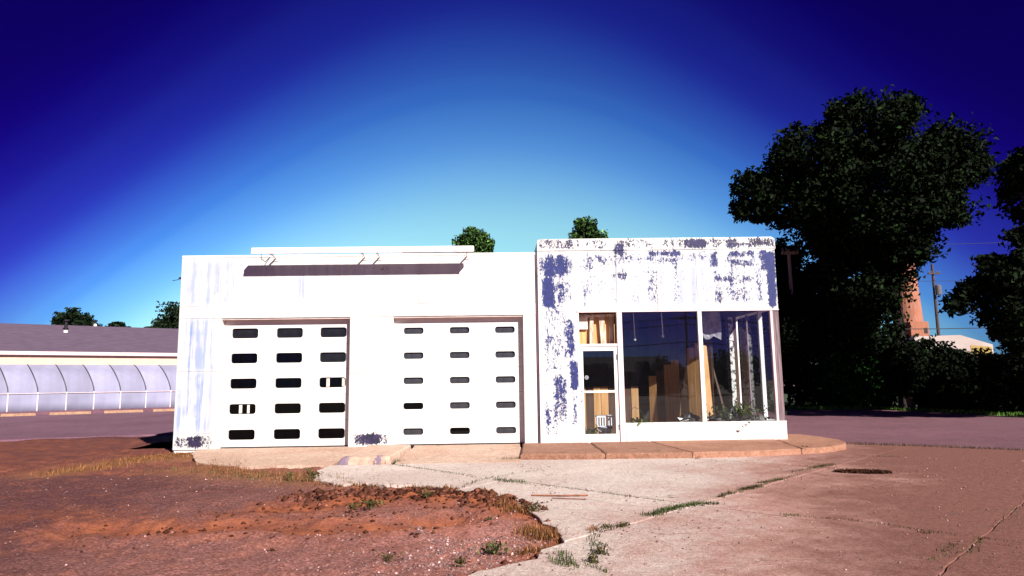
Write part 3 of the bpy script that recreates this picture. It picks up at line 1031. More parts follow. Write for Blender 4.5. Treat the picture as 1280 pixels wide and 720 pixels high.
# panels of the garage front
for x0, x1 in ((-7.81, D1[0]),):
    for z0, z1 in ((GB, 0.43), (0.43, 1.85), (1.85, 3.08)):
        wall_panel(x0, x1, z0, z1, 0.0)
for x0, x1 in ((D1[1], D2[0]),):
    for z0, z1 in ((GB, 0.43), (0.43, 1.75), (1.75, 3.08)):
        wall_panel(x0, x1, z0, z1, 0.0)
for z0, z1 in ((GB, 1.75), (1.75, 3.08)):
    wall_panel(D2[1], 0.56, z0, z1, 0.0)
xs = [-7.81, -6.82, -5.32, -3.82, -2.81, -1.28, 0.25, 0.56]
for a, b in zip(xs[:-1], xs[1:]):
    wall_panel(a, b, 3.08, 3.37, -0.004)
n_ = 9
for i in range(n_):
    a = -7.81 + (0.56 + 7.81) * i / n_
    wall_panel(a, a + (0.56 + 7.81) / n_, 3.37, 4.52, 0.0)


def holed_section(x0, x1, z0, z1, holes, y, th, rad=0.05, k=4):
    """door section with rounded window holes; holes = [(cx, cz, w, h)]"""
    mb = MB()
    xs = [x0] + [(holes[i][0] + holes[i + 1][0]) / 2 for i in range(len(holes) - 1)] + [x1]
    for (cx, cz, w, h), a, b in zip(holes, xs[:-1], xs[1:]):
        hole, outer = [], []
        r = min(rad, h / 2 - 0.001)
        for sx, sz, a0 in ((1, 1, 0), (-1, 1, 90), (-1, -1, 180), (1, -1, 270)):
            ccx, ccz = cx + sx * (w / 2 - r), cz + sz * (h / 2 - r)
            X = b if sx > 0 else a
            Z = z1 if sz > 0 else z0
            for i in range(k + 1):
                t = math.radians(a0 + 90 * i / k)
                p = (ccx + r * math.cos(t), ccz + r * math.sin(t))
                hole.append(p)
                if i == k // 2:
                    outer.append((X, Z))
                elif (i < k // 2) == (sx * sz > 0):
                    outer.append((X, p[1]))
                else:
                    outer.append((p[0], Z))
        m_ = len(hole)
        V = [(p[0], y, p[1]) for p in outer] + [(p[0], y, p[1]) for p in hole] + [(p[0], y + th, p[1]) for p in hole] + [(p[0], y + th, p[1]) for p in outer]
        F = []
        for i in range(m_):
            j = (i + 1) % m_
            F.append((i, j, m_ + j, m_ + i))
            F.append((m_ + i, m_ + j, 2 * m_ + j, 2 * m_ + i))
            F.append((2 * m_ + i, 2 * m_ + j, 3 * m_ + j, 3 * m_ + i))
        mb.add(V, F)
    mb.add([(x0, y, z0), (x1, y, z0), (x1, y + th, z0), (x0, y + th, z0), (x0, y, z1), (x1, y, z1), (x1, y + th, z1), (x0, y + th, z1)],
           [(0, 3, 2, 1), (4, 5, 6, 7), (0, 4, 7, 3), (1, 2, 6, 5)])
    return mb


def garage_door(x0, x1, cols, rows, w, h, rad, mat, pane_of, label):
    y = 0.19
    zb, zt = GB + 0.035, HZ - 0.0
    n = 5
    hh = (zt - zb) / n
    # steel tracks and bottom seal make the door's own mesh
    d = empty('garage_door')
    d.parent = ST
    for xa in (x0, x1 - 0.02):
        mb = MB()
        mb.box(xa, xa + 0.02, y - 0.012, y + 0.10, GB, HZ)
        mb.build('track', M['pinkish'], d)
    d['label'] = label
    s = MB()
    s.box(x0 + 0.02, x1 - 0.02, y + 0.004, y + 0.04, GB - 0.01, zb - 0.003)
    s.build('bottom_seal', M['rubber'], d)
    sec = None
    pm = {}
    for i in range(n):
        z0 = zb + i * hh
        if sec is None:
            cz = rows[0]
            mbs = holed_section(x0 + 0.021, x1 - 0.021, zb + 0.003, zb + hh - 0.003, [(c, cz, w, h) for c in cols], y, 0.045, rad)
            sec = mbs.mesh('door_section', mat)
            bm = bmesh.new()
            bm.from_mesh(sec)
            bmesh.ops.remove_doubles(bm, verts=bm.verts[:], dist=1e-5)
            bmesh.ops.recalc_face_normals(bm, faces=bm.faces[:])
            bm.to_mesh(sec)
            bm.free()
        link('door_section', sec, d, (0, 0, i * hh))
        for j, c in enumerate(cols):
            key = pane_of(i, j)
            if key not in pm:
                p = MB()
                p.box(-w / 2 - 0.02, w / 2 + 0.02, y + 0.046, y + 0.052, -h / 2 - 0.02, h / 2 + 0.02)
                pm[key] = p.mesh('window_pane', M[key])
            link('window_pane', pm[key], d, (c, 0, rows[0] + i * hh))
    return d


hh = (HZ - GB - 0.035) / 5
g1 = garage_door(*D1, (-6.33, -5.28, -4.25), [GB + 0.035 + hh * 0.47], 0.62, 0.235, 0.06, M['door_white'],
                 lambda i, j: 'glass_hazy' if (i == 4 or (i == 3 and j == 2)) else 'glass_dark', 'sectional white garage door with larger rounded windows')
g2 = garage_door(*D2, (-2.35, -1.26, -0.18), [GB + 0.035 + hh * 0.49], 0.47, 0.155, 0.055, M['door_ribbed'],
                 lambda i, j: 'glass_dark' if (i, j) in ((1, 0), (0, 1)) else 'glass_slat', 'ribbed white garage door with small slot windows')
# pale strips stuck on two panes of the first door
for cx, row, wd in ((-6.38, 1, 0.07), (-6.20, 1, 0.055), (-4.36, 2, 0.075), (-4.0, 2, 0.06)):
    zc = GB + 0.035 + hh * (row + 0.47)
    mb = MB()
    mb.obox((cx, 0.226, zc), (1, 0, 0.08 if wd > 0.06 else -0.05), (0, 1, 0), (0, 0, 1), wd / 2, 0.004, 0.10)
    mb.build('window_strip', M['chalk'], g1)
# soffit plates of the door recesses
for x0, x1 in (D1, D2):
    mb = MB()
    mb.box(x0 + 0.002, x1 - 0.002, 0.031, 0.185, HZ - 0.006, HZ - 0.001)
    add(mb, 'lintel_plate', M['soffit'])

# ---------------- office
OY = -0.25
GARAGE_SET = set(o.name for o in COL.objects)
FLZ = 0.11
# dark purple corner trim beside the garage
mb = MB()
mb.box(0.562, 0.585, OY + 0.03, -0.1, GB, 4.5)
add(mb, 'corner_trim', M['purple_trim'])
# solid walls of the office
mb = MB()
mb.box(0.61, 1.50, OY + 0.03, OY + 0.2, 0.0, 4.56)
mb.box(1.50, 6.19, OY + 0.03, OY + 0.2, 3.14, 4.56)
mb.box(6.02, 6.19, OY + 0.2, 2.45, 3.14, 4.56)
mb.box(0.61, 0.72, OY + 0.2, 8.6, 0.0, 4.56)
mb.box(6.02, 6.19, 2.45, 8.6, 0.0, 4.56)
mb.box(6.04, 6.17, OY + 0.2, 2.45, 0.0, 0.50)
mb.box(2.56, 6.04, OY + 0.05, OY + 0.16, 0.0, 0.50)
add(mb, 'office_wall', M['white'])
for z0, z1 in ((FLZ, 1.65), (1.65, 3.12), (3.12, 4.56)):
    wall_panel(0.60, 1.50, z0, z1, OY, step=0.05)
xs = [1.50, 2.45, 3.40, 4.35, 5.30, 6.25]
for a, b in zip(xs[:-1], xs[1:]):
    wall_panel(a, b, 3.14, 4.56, OY, step=0.05)
# right return of the fascia
for y0, y1 in ((OY + 0.03, 1.1), (1.1, 2.45), (2.45, 4.5), (4.5, 6.5), (6.5, 8.6)):
    mb = MB()
    mb.box(6.195, 6.245, y0 + 0.004, y1 - 0.004, 3.14, 4.56)
    add(mb, 'side_panel', M['white'])
# cap band, rounded at the corners
for a, b in ((0.60, 1.50), (1.50, 3.9), (3.9, 6.27)):
    o = wall_panel(a, b, 4.56, 4.85, OY - 0.015, th=0.25, step=0.05, name='cap_band', gap=0.003)
    if a < 1 or b > 6:
        for v in o.data.vertices:
            for xc, s in ((0.60, 1), (6.27, -1)):
                d = (v.co.x - xc) * s
                if d < 0.09 and v.co.z > 4.76:
                    lim = 4.847 - 0.09 + math.sqrt(max(0, 0.0081 - (0.09 - d) ** 2))
                    v.co.z = min(v.co.z, lim)
mb = MB()
mb.box(0.62, 6.25, OY + 0.05, OY + 0.24, 4.57, 4.835)
mb.box(6.05, 6.25, OY + 0.24, 8.6, 4.57, 4.835)
mb.box(0.62, 0.72, OY + 0.24, 8.6, 4.57, 4.835)
add(mb, 'parapet', M['white'])
# window head trim, mullions, posts
mb = MB()
mb.box(1.50, 6.25, OY - 0.01, OY + 0.06, 3.095, 3.137)
add(mb, 'head_trim', M['pinkish'])
mb = MB()
mb.box(2.43, 2.555, OY - 0.005, OY + 0.12, FLZ, 3.092)
add(mb, 'door_post', M['pinkish'], bevel=0.006)
mb = MB()
mb.box(1.502, 1.545, OY + 0.0, OY + 0.12, FLZ, 3.092)
add(mb, 'door_post', M['white'], bevel=0.006)
mb = MB()
mb.box(4.33, 4.425, OY - 0.012, OY + 0.09, 0.53, 3.092)
add(mb, 'mullion', M['white'], bevel=0.006)
mb = MB()
mb.box(6.045, 6.105, OY - 0.002, OY + 0.10, 0.54, 3.092)
add(mb, 'corner_post', M['pinkish'], bevel=0.006)
mb = MB()
mb.box(6.112, 6.165, OY + 0.012, OY + 0.12, 0.54, 3.092)
mb.box(6.172, 6.25, OY + 0.02, OY + 0.16, 0.54, 3.092)
add(mb, 'corner_board', M['grey_wood'])
for y0, y1, mname in ((0.55, 0.65, 'white'), (1.50, 1.55, 'grey_wood')):
    mb = MB()
    mb.box(6.06 if y0 < 1 else 6.09, 6.15 if y0 < 1 else 6.125, y0, y1, 0.5, 3.14)
    add(mb, 'mullion', M[mname])
# sill course
for a, b in ((2.56, 4.36), (4.36, 5.18), (5.18, 6.05), (6.05, 6.27)):
    wall_panel(a, b, FLZ, 0.515, OY - 0.004, th=0.05, name='base_panel')
mb = MB()
mb.box(2.56, 6.27, OY - 0.012, OY + 0.20, 0.517, 0.54)
mb.box(6.04, 6.26, OY + 0.20, 2.45, 0.502, 0.535)
add(mb, 'window_sill', M['white'])
# panes
mb = MB()
mb.box(2.56, 4.33, OY + 0.04, OY + 0.048, 0.541, 3.092)
add(mb, 'window_pane', M['glass'])
mb = MB()
mb.box(4.426, 6.044, OY + 0.04, OY + 0.048, 0.541, 3.092)
add(mb, 'window_pane', M['glass'])
for y0, y1 in ((-0.08, 0.548), (0.652, 1.498), (1.552, 2.08)):
    mb = MB()
    mb.box(6.10, 6.107, y0, y1, 0.536, 3.138)
    add(mb, 'side_pane', M['glass'])
# glazed entrance door
ED = empty('entrance_door')
ED.parent = ST
y0, y1 = OY + 0.03, OY + 0.085
dx0, dx1 = 1.549, 2.428
mb = MB()
mb.box(dx0, dx0 + 0.075, y0, y1, FLZ + 0.02, 2.30)
mb.box(dx1 - 0.085, dx1, y0, y1, FLZ + 0.02, 2.30)
mb.box(dx0 + 0.076, dx1 - 0.086, y0 + 0.002, y1 - 0.002, FLZ + 0.02, 0.30)
mb.box(dx0 + 0.076, dx1 - 0.086, y0 + 0.002, y1 - 0.002, 2.20, 2.298)
mb.build('door_frame', M['white'], ED)
mb = MB()
mb.box(dx0 + 0.076, dx1 - 0.086, y0 - 0.02, y0 + 0.03, 1.235, 1.285)
mb.build('push_bar', M['white'], ED, bevel=0.006)
mb = MB()
mb.tube([(dx0 + 0.03, y0 - 0.005, 1.30), (dx0 + 0.03, y0 - 0.06, 1.28), (dx0 + 0.03, y0 - 0.06, 1.07), (dx0 + 0.03, y0 - 0.005, 1.05)], 0.014, 8)
mb.build('handle', M['flash'], ED, smooth=True)
for zc in (0.45, 2.05):
    mb = MB()
    mb.box(dx1 - 0.03, dx1 - 0.008, y0 - 0.012, y0 - 0.001, zc - 0.06, zc + 0.06)
    mb.build('hinge', M['junk'], ED)
for z0, z1, nm in ((1.286, 2.199, 'upper_pane'), (0.301, 1.234, 'lower_pane')):
    mb = MB()
    mb.box(dx0 + 0.077, dx1 - 0.087, y0 + 0.032, y0 + 0.038, z0, z1)
    mb.build(nm, M['glass'], ED)
mb = MB()
mb.lathe([(0.05, 0), (0.05, 0.002)], 16)
st_ = mb.build('round_sticker', M['tile_grey'], ED, loc=(1.70, y0 + 0.030, 1.40))
st_.rotation_euler = (math.radians(90), 0, 0)
mb = MB()
mb.box(1.547, 2.43, OY + 0.01, OY + 0.10, 2.303, 2.36)
add(mb, 'transom_bar', M['white'])
mb = MB()
mb.box(1.50, 2.56, OY + 0.0, OY + 0.25, FLZ - 0.03, FLZ + 0.018)
add(mb, 'threshold', M['white'])
# bare framing in the open transom
for xc, wd, mt, tilt in ((1.66, 0.24, 'chalk', 0.0), (1.87, 0.09, 'stud', 0.03), (2.13, 0.13, 'stud', -0.05), (2.33, 0.07, 'stud', 0.02)):
    mb = MB()
    zz0 = 2.72 if mt == 'chalk' else 2.34
    mb.obox((xc, OY + 0.27, (zz0 + 3.08) / 2), (1, 0, -tilt), (0, 1, 0), (tilt, 0, 1), wd / 2, 0.02 if mt == 'chalk' else 0.045, (3.08 - zz0) / 2)
    add(mb, 'stud', M[mt])
mb = MB()
mb.box(1.55, 2.43, OY + 0.33, OY + 0.35, 2.34, 3.1)
add(mb, 'transom_board', M['plank'])
mb = MB()
mb.obox((2.0, OY + 0.22, 3.03), (1, 0, 0.04), (0, 1, 0), (-0.04, 0, 1), 0.42, 0.03, 0.025)
add(mb, 'header_strip', M['stud'])
# interior shell
mb = MB()
mb.box(0.72, 6.02, OY + 0.2, 8.6, -0.02, FLZ + 0.02)
add(mb, 'interior_floor', M['int_floor'])
mb = MB()
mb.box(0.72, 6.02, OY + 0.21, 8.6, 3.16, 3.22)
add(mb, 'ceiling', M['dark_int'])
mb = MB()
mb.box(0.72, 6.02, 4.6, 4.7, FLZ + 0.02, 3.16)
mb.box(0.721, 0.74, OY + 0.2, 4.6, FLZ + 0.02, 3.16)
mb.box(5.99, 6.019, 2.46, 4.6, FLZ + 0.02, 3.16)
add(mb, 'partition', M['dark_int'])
mb = MB()
mb.box(5.93, 6.03, 2.1, 2.45, FLZ + 0.02, 3.15)
add(mb, 'side_pillar', M['plank_dark'])


def flake_mat():
    mt, nt, bs = new_mat('flaking_white_over_black')
    v = coords(nt)
    f = noise(nt, v, 9, 6, 0.7, 0.5)
    nt.links.new(ramp(nt, f, [(0.44, (0.02, 0.015, 0.013)), (0.50, (0.72, 0.68, 0.64))]), bs.inputs['Base Color'])
    bs.inputs['Roughness'].default_value = 0.7
    return mt


M['flake'] = flake_mat()
mb = MB()
mb.box(5.80, 5.925, 2.05, 2.32, FLZ + 0.02, 3.15)
add(mb, 'flaking_post', M['flake'])


def plank_wall(p0, p1, z0, z1, w, mats, tops=None):
    p0, p1 = Vector((*p0, 0)), Vector((*p1, 0))
    n = max(1, round((p1 - p0).length / w))
    ax = (p1 - p0).normalized()
    ay = Vector((-ax.y, ax.x, 0))
    for i in range(n):
        c = p0.lerp(p1, (i + 0.5) / n) + ay * random.uniform(-0.012, 0.012)
        t = z1 if tops is None else tops[i % len(tops)]
        mb = MB()
        mb.obox((c.x, c.y, (z0 + t) / 2), ax, ay, (0, 0, 1), (p1 - p0).length / n / 2 - 0.006, 0.012, (t - z0) / 2)
        add(mb, 'plank', M[mats[i % len(mats)]])


IZ = FLZ + 0.022
plank_wall((0.76, 2.15), (3.35, 2.15), IZ, 1.36, 0.20, ['plank', 'plank_dark', 'plank', 'plank', 'plank_dark'])  # planks end where the sun edge falls on the back wall
plank_wall((0.76, 2.17), (3.45, 2.17), 1.365, 3.15, 0.30, ['dark_int', 'plank_shade'])  # shade of the upper wall put in as dark boards
plank_wall((3.62, 2.05), (4.92, 0.75), IZ, 3.15, 0.22, ['plank', 'plank_dark', 'plank', 'plank', 'plank_dark', 'plank', 'plank', 'plank_dark'], tops=[1.62, 1.75, 1.90, 2.02, 2.16, 2.30, 2.42, 2.5])  # stepped tops shaped to the diagonal shadow edge
plank_wall((3.66, 2.09), (4.96, 0.79), 1.4, 3.15, 0.3, ['plank_shade', 'dark_int'])  # dark boards colour in the shade above the stepped tops


# the office front stands only a hand's breadth proud of the garage
_done = set()
for o in [o for o in COL.objects if o.parent in (ST, ED) and o.type == 'MESH' and o.name not in GARAGE_SET]:
    if o.data.name in _done:
        continue
    _done.add(o.data.name)
    for v in o.data.vertices:
        v.co.x *= 1.0118
        v.co.z = 1.5 + (v.co.z - 1.5) * 1.0118
        v.co.y += 0.19
    if o.location.length > 0.01:
        o.location = (o.location.x * 1.0118, o.location.y + 0.19, o.location.z)


# ------------------------------------------------------------------ loose things in and on the station
def SW(x, dy, z):
    return station_world(x, dy, z)


# long lamp trough over the parapet
LT = empty('sign_light', SW(-3.44, 0, 4.55), YAW)
tag(LT, 'long white sign light trough on brackets along the garage parapet', 'light')
mb = MB()
mb.box(-2.56, 2.56, -0.56, -0.40, -0.02, 0.10)
mb.build('trough', M['white'], LT, bevel=0.015)
mb = MB()
mb.box(-2.55, 2.55, -0.575, -0.56, -0.045, 0.015)
mb.build('lip', M['pinkish'], LT)
mb = MB()
mb.box(0.9, 2.5, -0.55, -0.41, -0.034, -0.021)
mb.build('rusty_strip', M['rust'], LT)
for x in (-2.15, -0.05, 0.30, 2.38):
    mb = MB()
    mb.tube([(x, 0.02, -0.06), (x, -0.2, -0.03), (x, -0.43, -0.03)], 0.02, 6)
    mb.obox((x, -0.008, -0.06), (1, 0, 0), (0, 1, 0), (0, 0, 1), 0.05, 0.01, 0.06)
    mb.build('bracket', M['white'], LT)
mb = MB()
mb.tube([(-2.30, 0.0, -0.02), (-2.36, -0.15, -0.16), (-2.40, -0.3, -0.12), (-2.36, -0.45, -0.02)], 0.008, 5)
mb.build('cable', M['wire'], LT)

# short broken service cable on the left edge of the wall
mb = MB()
p = [SW(-7.80, 0.2, 4.12), SW(-7.9, 0.2, 4.09), SW(-7.98, 0.2, 4.04), SW(-8.1, 0.2, 4.02)]
mb.tube(p, 0.008, 5)
mb.lathe([(0.02, -0.02), (0.03, 0), (0.02, 0.03)], 8, SW(-7.93, 0.2, 4.07))
tag(mb.build('cable_stub', M['wire']), 'short broken cable stub on the upper left edge of the garage', 'cable')

# pail with a crate on top, behind the door glass
PB = SW(2.17, 0.42, FLZ + 0.02)
po = empty('pail', PB)
tag(po, 'grey plastic pail standing behind the glass entrance door', 'pail')
mb = MB()
mb.lathe([(0.13, 0), (0.16, 0.27), (0.175, 0.27), (0.175, 0.30), (0.155, 0.30), (0.12, 0.03)], 20)
mb.build('body', M['pail'], po, smooth=True)
mb = MB()
mb.tube([(0.17 * math.cos(a), 0.02 + 0.0 * a, 0.27 - 0.12 * math.sin(a)) if False else (0.178 * math.cos(a), -0.178 * abs(math.sin(a)) * 0.4 - 0.05, 0.27 - 0.10 * math.sin(a)) for a in [math.pi * i / 10 for i in range(11)]], 0.006, 5)
mb.build('handle', M['plastic_white'], po)
co = empty('crate', PB + Vector((0.0, 0.0, 0.302)))
tag(co, 'white slotted plastic crate resting on the grey pail', 'crate')
mb = MB()
mb.box(-0.19, 0.19, -0.14, 0.14, 0.0, 0.02)
mb.box(-0.20, 0.20, -0.15, -0.14, 0.22, 0.26)
mb.box(-0.20, 0.20, 0.14, 0.15, 0.22, 0.26)
mb.box(-0.20, -0.19, -0.14, 0.14, 0.22, 0.26)
mb.box(0.19, 0.20, -0.14, 0.14, 0.22, 0.26)
mb.build('rim', M['plastic_white'], co)
for i in range(7):
    for s in (-1, 1):
        mb = MB()
        x = -0.18 + 0.06 * i
        mb.box(x - 0.014, x + 0.014, s * 0.145 - 0.006, s * 0.145 + 0.006, 0.02, 0.22)
        mb.build('slat', M['plastic_white'], co)

# ceiling rods, hanging tile, leaning boards
for x, dy, l, lb in ((3.02, 0.75, 0.62, 'pale thin rod hanging from the ceiling on the left of the show window'), (3.72, 0.75, 0.55, 'shorter pale rod hanging from the ceiling near the window mullion')):
    mb = MB()
    b = SW(x, dy, 3.16)
    mb.tube([b, b + Vector((0.015, 0, -l))], 0.014, 6)
    mb.lathe([(0.02, 0), (0.035, 0.03), (0.02, 0.08)], 8, b + Vector((0.015, 0, -l - 0.06)))
    tag(mb.build('ceiling_rod', M['plastic_white']), lb, 'rod', 'rods hanging from the shop ceiling')
mb = MB()
c = SW(4.85, 0.55, 2.83)
vs = []
for j in range(6):
    for i in range(7):
        vs.append((c.x - 0.28 + 0.56 * i / 6, c.y + 0.04 * math.sin(i * 1.3 + j) + 0.05 * j / 5, c.z + 0.32 - 0.64 * j / 5 + (0.05 * math.sin(i * 1.9) if j == 5 else 0)))
fs = [(j * 7 + i, j * 7 + i + 1, (j + 1) * 7 + i + 1, (j + 1) * 7 + i) for j in range(5) for i in range(6)]
mb.add(vs, fs)
mb.add([(v[0], v[1] + 0.012, v[2]) for v in vs], [tuple(reversed(f)) for f in fs])
tag(mb.build('ceiling_tile', M['tile_grey']), 'torn grey ceiling tile hanging behind the right shop pane', 'ceiling tile')
for (xa, ya, za), (xb, yb, zb), w, mt, lb in (
        ((5.30, 0.75, IZ), (4.98, 1.1, 2.05), 0.022, 'plank_dark', 'thin dark lath leaning inside the corner window'),
        ((4.74, 0.55, IZ), (4.72, 0.85, 2.35), 0.11, 'plank', 'tan board leaning against the plank wall just right of the mullion')):
    a, b = SW(xa, ya, za), SW(xb, yb, zb)
    mb = MB()
    d = (b - a).normalized()
    mb.obox((a + b) / 2, (1, 0, 0), d.cross(Vector((1, 0, 0))), d, w, 0.01, (b - a).length / 2)
    tag(mb.build('leaning_board', M[mt]), lb, 'board')


def leaf_quads(C, size, rng, up=0.3, aspect=0.5, fold=0.18):
    """one folded leaf quad at every centre"""
    n = len(C)
    d = rng.normal(size=(n, 3))
    d[:, 2] -= up * 0.6
    d /= np.linalg.norm(d, axis=1)[:, None]
    nr = rng.normal(size=(n, 3))
    nr[:, 2] += up * 2.2
    nr -= d * (nr * d).sum(1)[:, None]
    nr /= np.linalg.norm(nr, axis=1)[:, None] + 1e-9
    s = np.cross(d, nr)
    sz = size * rng.uniform(0.6, 1.35, n)[:, None] if np.isscalar(size) else size[:, None]
    a = C - d * sz * 0.5
    b = C + s * sz * aspect * 0.5 + nr * sz * fold
    c = C + d * sz * 0.5
    e = C - s * sz * aspect * 0.5 + nr * sz * fold
    V = np.stack([a, b, c, e], 1).reshape(-1, 3)
    Q = np.arange(n * 4).reshape(-1, 4)
    return V, Q


def blades(C, h, w, rng, lean=0.5, curve=0.4):
    """bent grass blades: two quads each"""
    n = len(C)
    az = rng.uniform(0, 2 * math.pi, n)
    hh_ = h * rng.uniform(0.45, 1.25, n)
    ln = np.abs(rng.normal(0, lean, n)) * hh_
    dx, dy = np.cos(az), np.sin(az)
    px, py = -dy * w / 2, dx * w / 2
    V = np.zeros((n, 6, 3))
    for k, (t, ws) in enumerate(((0, 1.0), (0.55, 0.8), (1.0, 0.15))):
        cx = C[:, 0] + dx * ln * (t ** 1.6)
        cy = C[:, 1] + dy * ln * (t ** 1.6)
        cz = C[:, 2] + hh_ * t * (1 - curve * 0.4 * t)
        V[:, 2 * k, 0], V[:, 2 * k, 1], V[:, 2 * k, 2] = cx - px * ws, cy - py * ws, cz
        V[:, 2 * k + 1, 0], V[:, 2 * k + 1, 1], V[:, 2 * k + 1, 2] = cx + px * ws, cy + py * ws, cz
    b = (np.arange(n) * 6)[:, None]
    Q = np.concatenate([b + np.array([[0, 1, 3, 2]]), b + np.array([[2, 3, 5, 4]])], 0)
    return V.reshape(-1, 3), Q


# plants growing inside the show window
def shop_plant(x, dy, z, r, h, n, label):
    c = SW(x, dy, z)
    o = empty('window_plant', c)
    tag(o, label, 'plant')
    P = RNG.normal(size=(n, 3)) * np.array([r, r * 0.7, h * 0.28]) * 0.6 + np.array([0, 0, h * 0.55])
    P[:, 2] = np.abs(P[:, 2])
    V, Q = leaf_quads(P, 0.10, RNG, 0.4, 0.55)
    link('foliage', np_mesh('foliage', V, Q, M['weed']), o)
    mb = MB()
    for k in range(7):
        a = k * 0.9
        mb.tube([(0, 0, 0), (math.cos(a) * r * 0.35, math.sin(a) * r * 0.3, h * 0.5), (math.cos(a) * r * 0.8, math.sin(a) * r * 0.5, h * 0.85)], [0.008, 0.006, 0.003], 5)
    mb.build('stem', M['weed_olive'], o)
    return o


shop_plant(5.35, 0.30, IZ + 0.18, 0.48, 0.65, 420, 'leafy green plant growing inside the corner of the show window')
shop_plant(2.95, 0.18, IZ + 0.2, 0.22, 0.34, 110, 'small green weed at the lower left of the show window')
shop_plant(1.80, 0.35, IZ, 0.22, 0.28, 110, 'low weed sprouting behind the lower door pane')
# arching dry cane
mb = MB()
mb.tube([SW(2.75, 0.2, 0.5), SW(2.72, 0.2, 0.78), SW(2.85, 0.2, 0.88), SW(3.0, 0.2, 0.82), SW(3.1, 0.2, 0.62)], 0.006, 5)
tag(mb.build('bent_cane', M['wire']), 'thin bent cane arching behind the left shop pane', 'cane')

# crumpled sheeting and rubbish on the window ledge
def crumple(name, x, dy, z, sx, sy, sz, mat, label, cat, seed):
    bm = bmesh.new()
    bmesh.ops.create_icosphere(bm, subdivisions=3, radius=1)
    r = np.random.default_rng(seed)
    ph = r.uniform(0, 6, 9)
    for v in bm.verts:
        p = v.co
        k = 1 + 0.22 * math.sin(p.x * 5 + ph[0]) * math.sin(p.y * 6 + ph[1]) + 0.18 * math.sin(p.z * 9 + p.x * 7 + ph[2]) + 0.10 * math.sin(p.x * 17 + p.y * 13 + ph[3])
        v.co = Vector((p.x * sx * k, p.y * sy * k, max(-0.02, p.z * sz * k)))
    me = bpy.data.meshes.new(name)
    bm.to_mesh(me)
    bm.free()
    me.materials.append(M[mat])
    o = link(name, me)
    o.location = SW(x, dy, z)
    return tag(o, label, cat)


mb = MB()
mb.box(2.7, 6.0, 0.0, 0.62, FLZ + 0.02, 0.49)
add(mb, 'display_ledge', M['plank_dark'])
crumple('plastic_sheet', 5.15, 0.30, 0.50, 0.46, 0.22, 0.26, 'black_plastic', 'crumpled black plastic sheeting on the ledge below the right pane', 'plastic sheet', 3)
crumple('junk_bag', 4.15, 0.30, 0.50, 0.28, 0.2, 0.20, 'black_plastic', 'dark rubbish bag slumped beside the window mullion', 'bag', 5)
crumple('rubble_heap', 5.75, 0.30, 0.50, 0.26, 0.18, 0.13, 'junk', 'dusty heap of rubbish in the window corner', 'rubbish', 9)
for i, (x, rz, s, lb) in enumerate(((4.45, 0.3, 0.12, 'pale broken board scrap lying left of the plastic sheeting'), (4.0, -0.5, 0.10, 'small whitish scrap beside the rubbish bag'), (5.5, 0.8, 0.14, 'grey scrap of board at the foot of the leafy plant'))):
    mb = MB()
    c = SW(x, 0.12, 0.55)
    mb.obox(c, (math.cos(rz), math.sin(rz), 0.3), (-math.sin(rz), math.cos(rz), 0), (-0.3, 0, 1), s, 0.05, 0.008)
    tag(mb.build('board_scrap', M['chalk'] if i < 2 else M['junk']), lb, 'scrap')


# ------------------------------------------------------------------ greenhouse building at the left
A_ = Vector((-29.41, 40.42, 0))
B_ = Vector((-22.07, 45.88, 0))
gang = math.atan2(B_.y - A_.y, B_.x - A_.x)
GH = empty('greenhouse', A_, gang)
tag(GH, 'long low greenhouse annex with curved translucent panels and shingle roof', 'greenhouse')
gdir = (B_ - A_).normalized()


def gh_x(px, py):
    d = ray(px, py)
    n = Vector((-gdir.y, gdir.x, 0))
    t = (A_ - Vector((0, 0, CH))).dot(n) / d.dot(n)
    return (Vector((0, 0, CH)) + d * t - A_).dot(gdir)


rib_x = [gh_x(p, 494) for p in (10, 49, 84, 119, 152, 182, 213)]
pitch = (rib_x[-1] - rib_x[0]) / 6
ribs = [rib_x[0] + pitch * k for k in range(-6, 14)]
gx0, gx1 = ribs[0], ribs[-1]
prof = [(0.0, 0.22), (0.0, 0.7), (0.0, 1.25)] + [(1.55 * (1 - math.cos(math.radians(a))), 1.25 + 1.75 * math.sin(math.radians(a))) for a in (10, 20, 30, 40, 50, 60, 70, 80)]


def hoop(z):
    """the hoops lean to the left towards their top"""
    return -0.60 * max(0, (z - 1.25) / 1.75) ** 1.5


def curve_strip(w, t):
    mb = MB()
    V = []
    for y, z in prof:
        V += [(0.02 + hoop(z), y, z), (w - 0.02 + hoop(z), y, z)]
    for y, z in prof:
        V += [(0.02 + hoop(z), y + t, z - t * 0.3), (w - 0.02 + hoop(z), y + t, z - t * 0.3)]
    k = len(prof)
    F = [(2 * i, 2 * i + 1, 2 * i + 3, 2 * i + 2) for i in range(k - 1)]
    F += [(2 * k + 2 * i + 2, 2 * k + 2 * i + 3, 2 * k + 2 * i + 1, 2 * k + 2 * i) for i in range(k - 1)]
    F += [(0, 2 * k, 2 * k + 1, 1)]
    mb.add(V, F)
    return mb


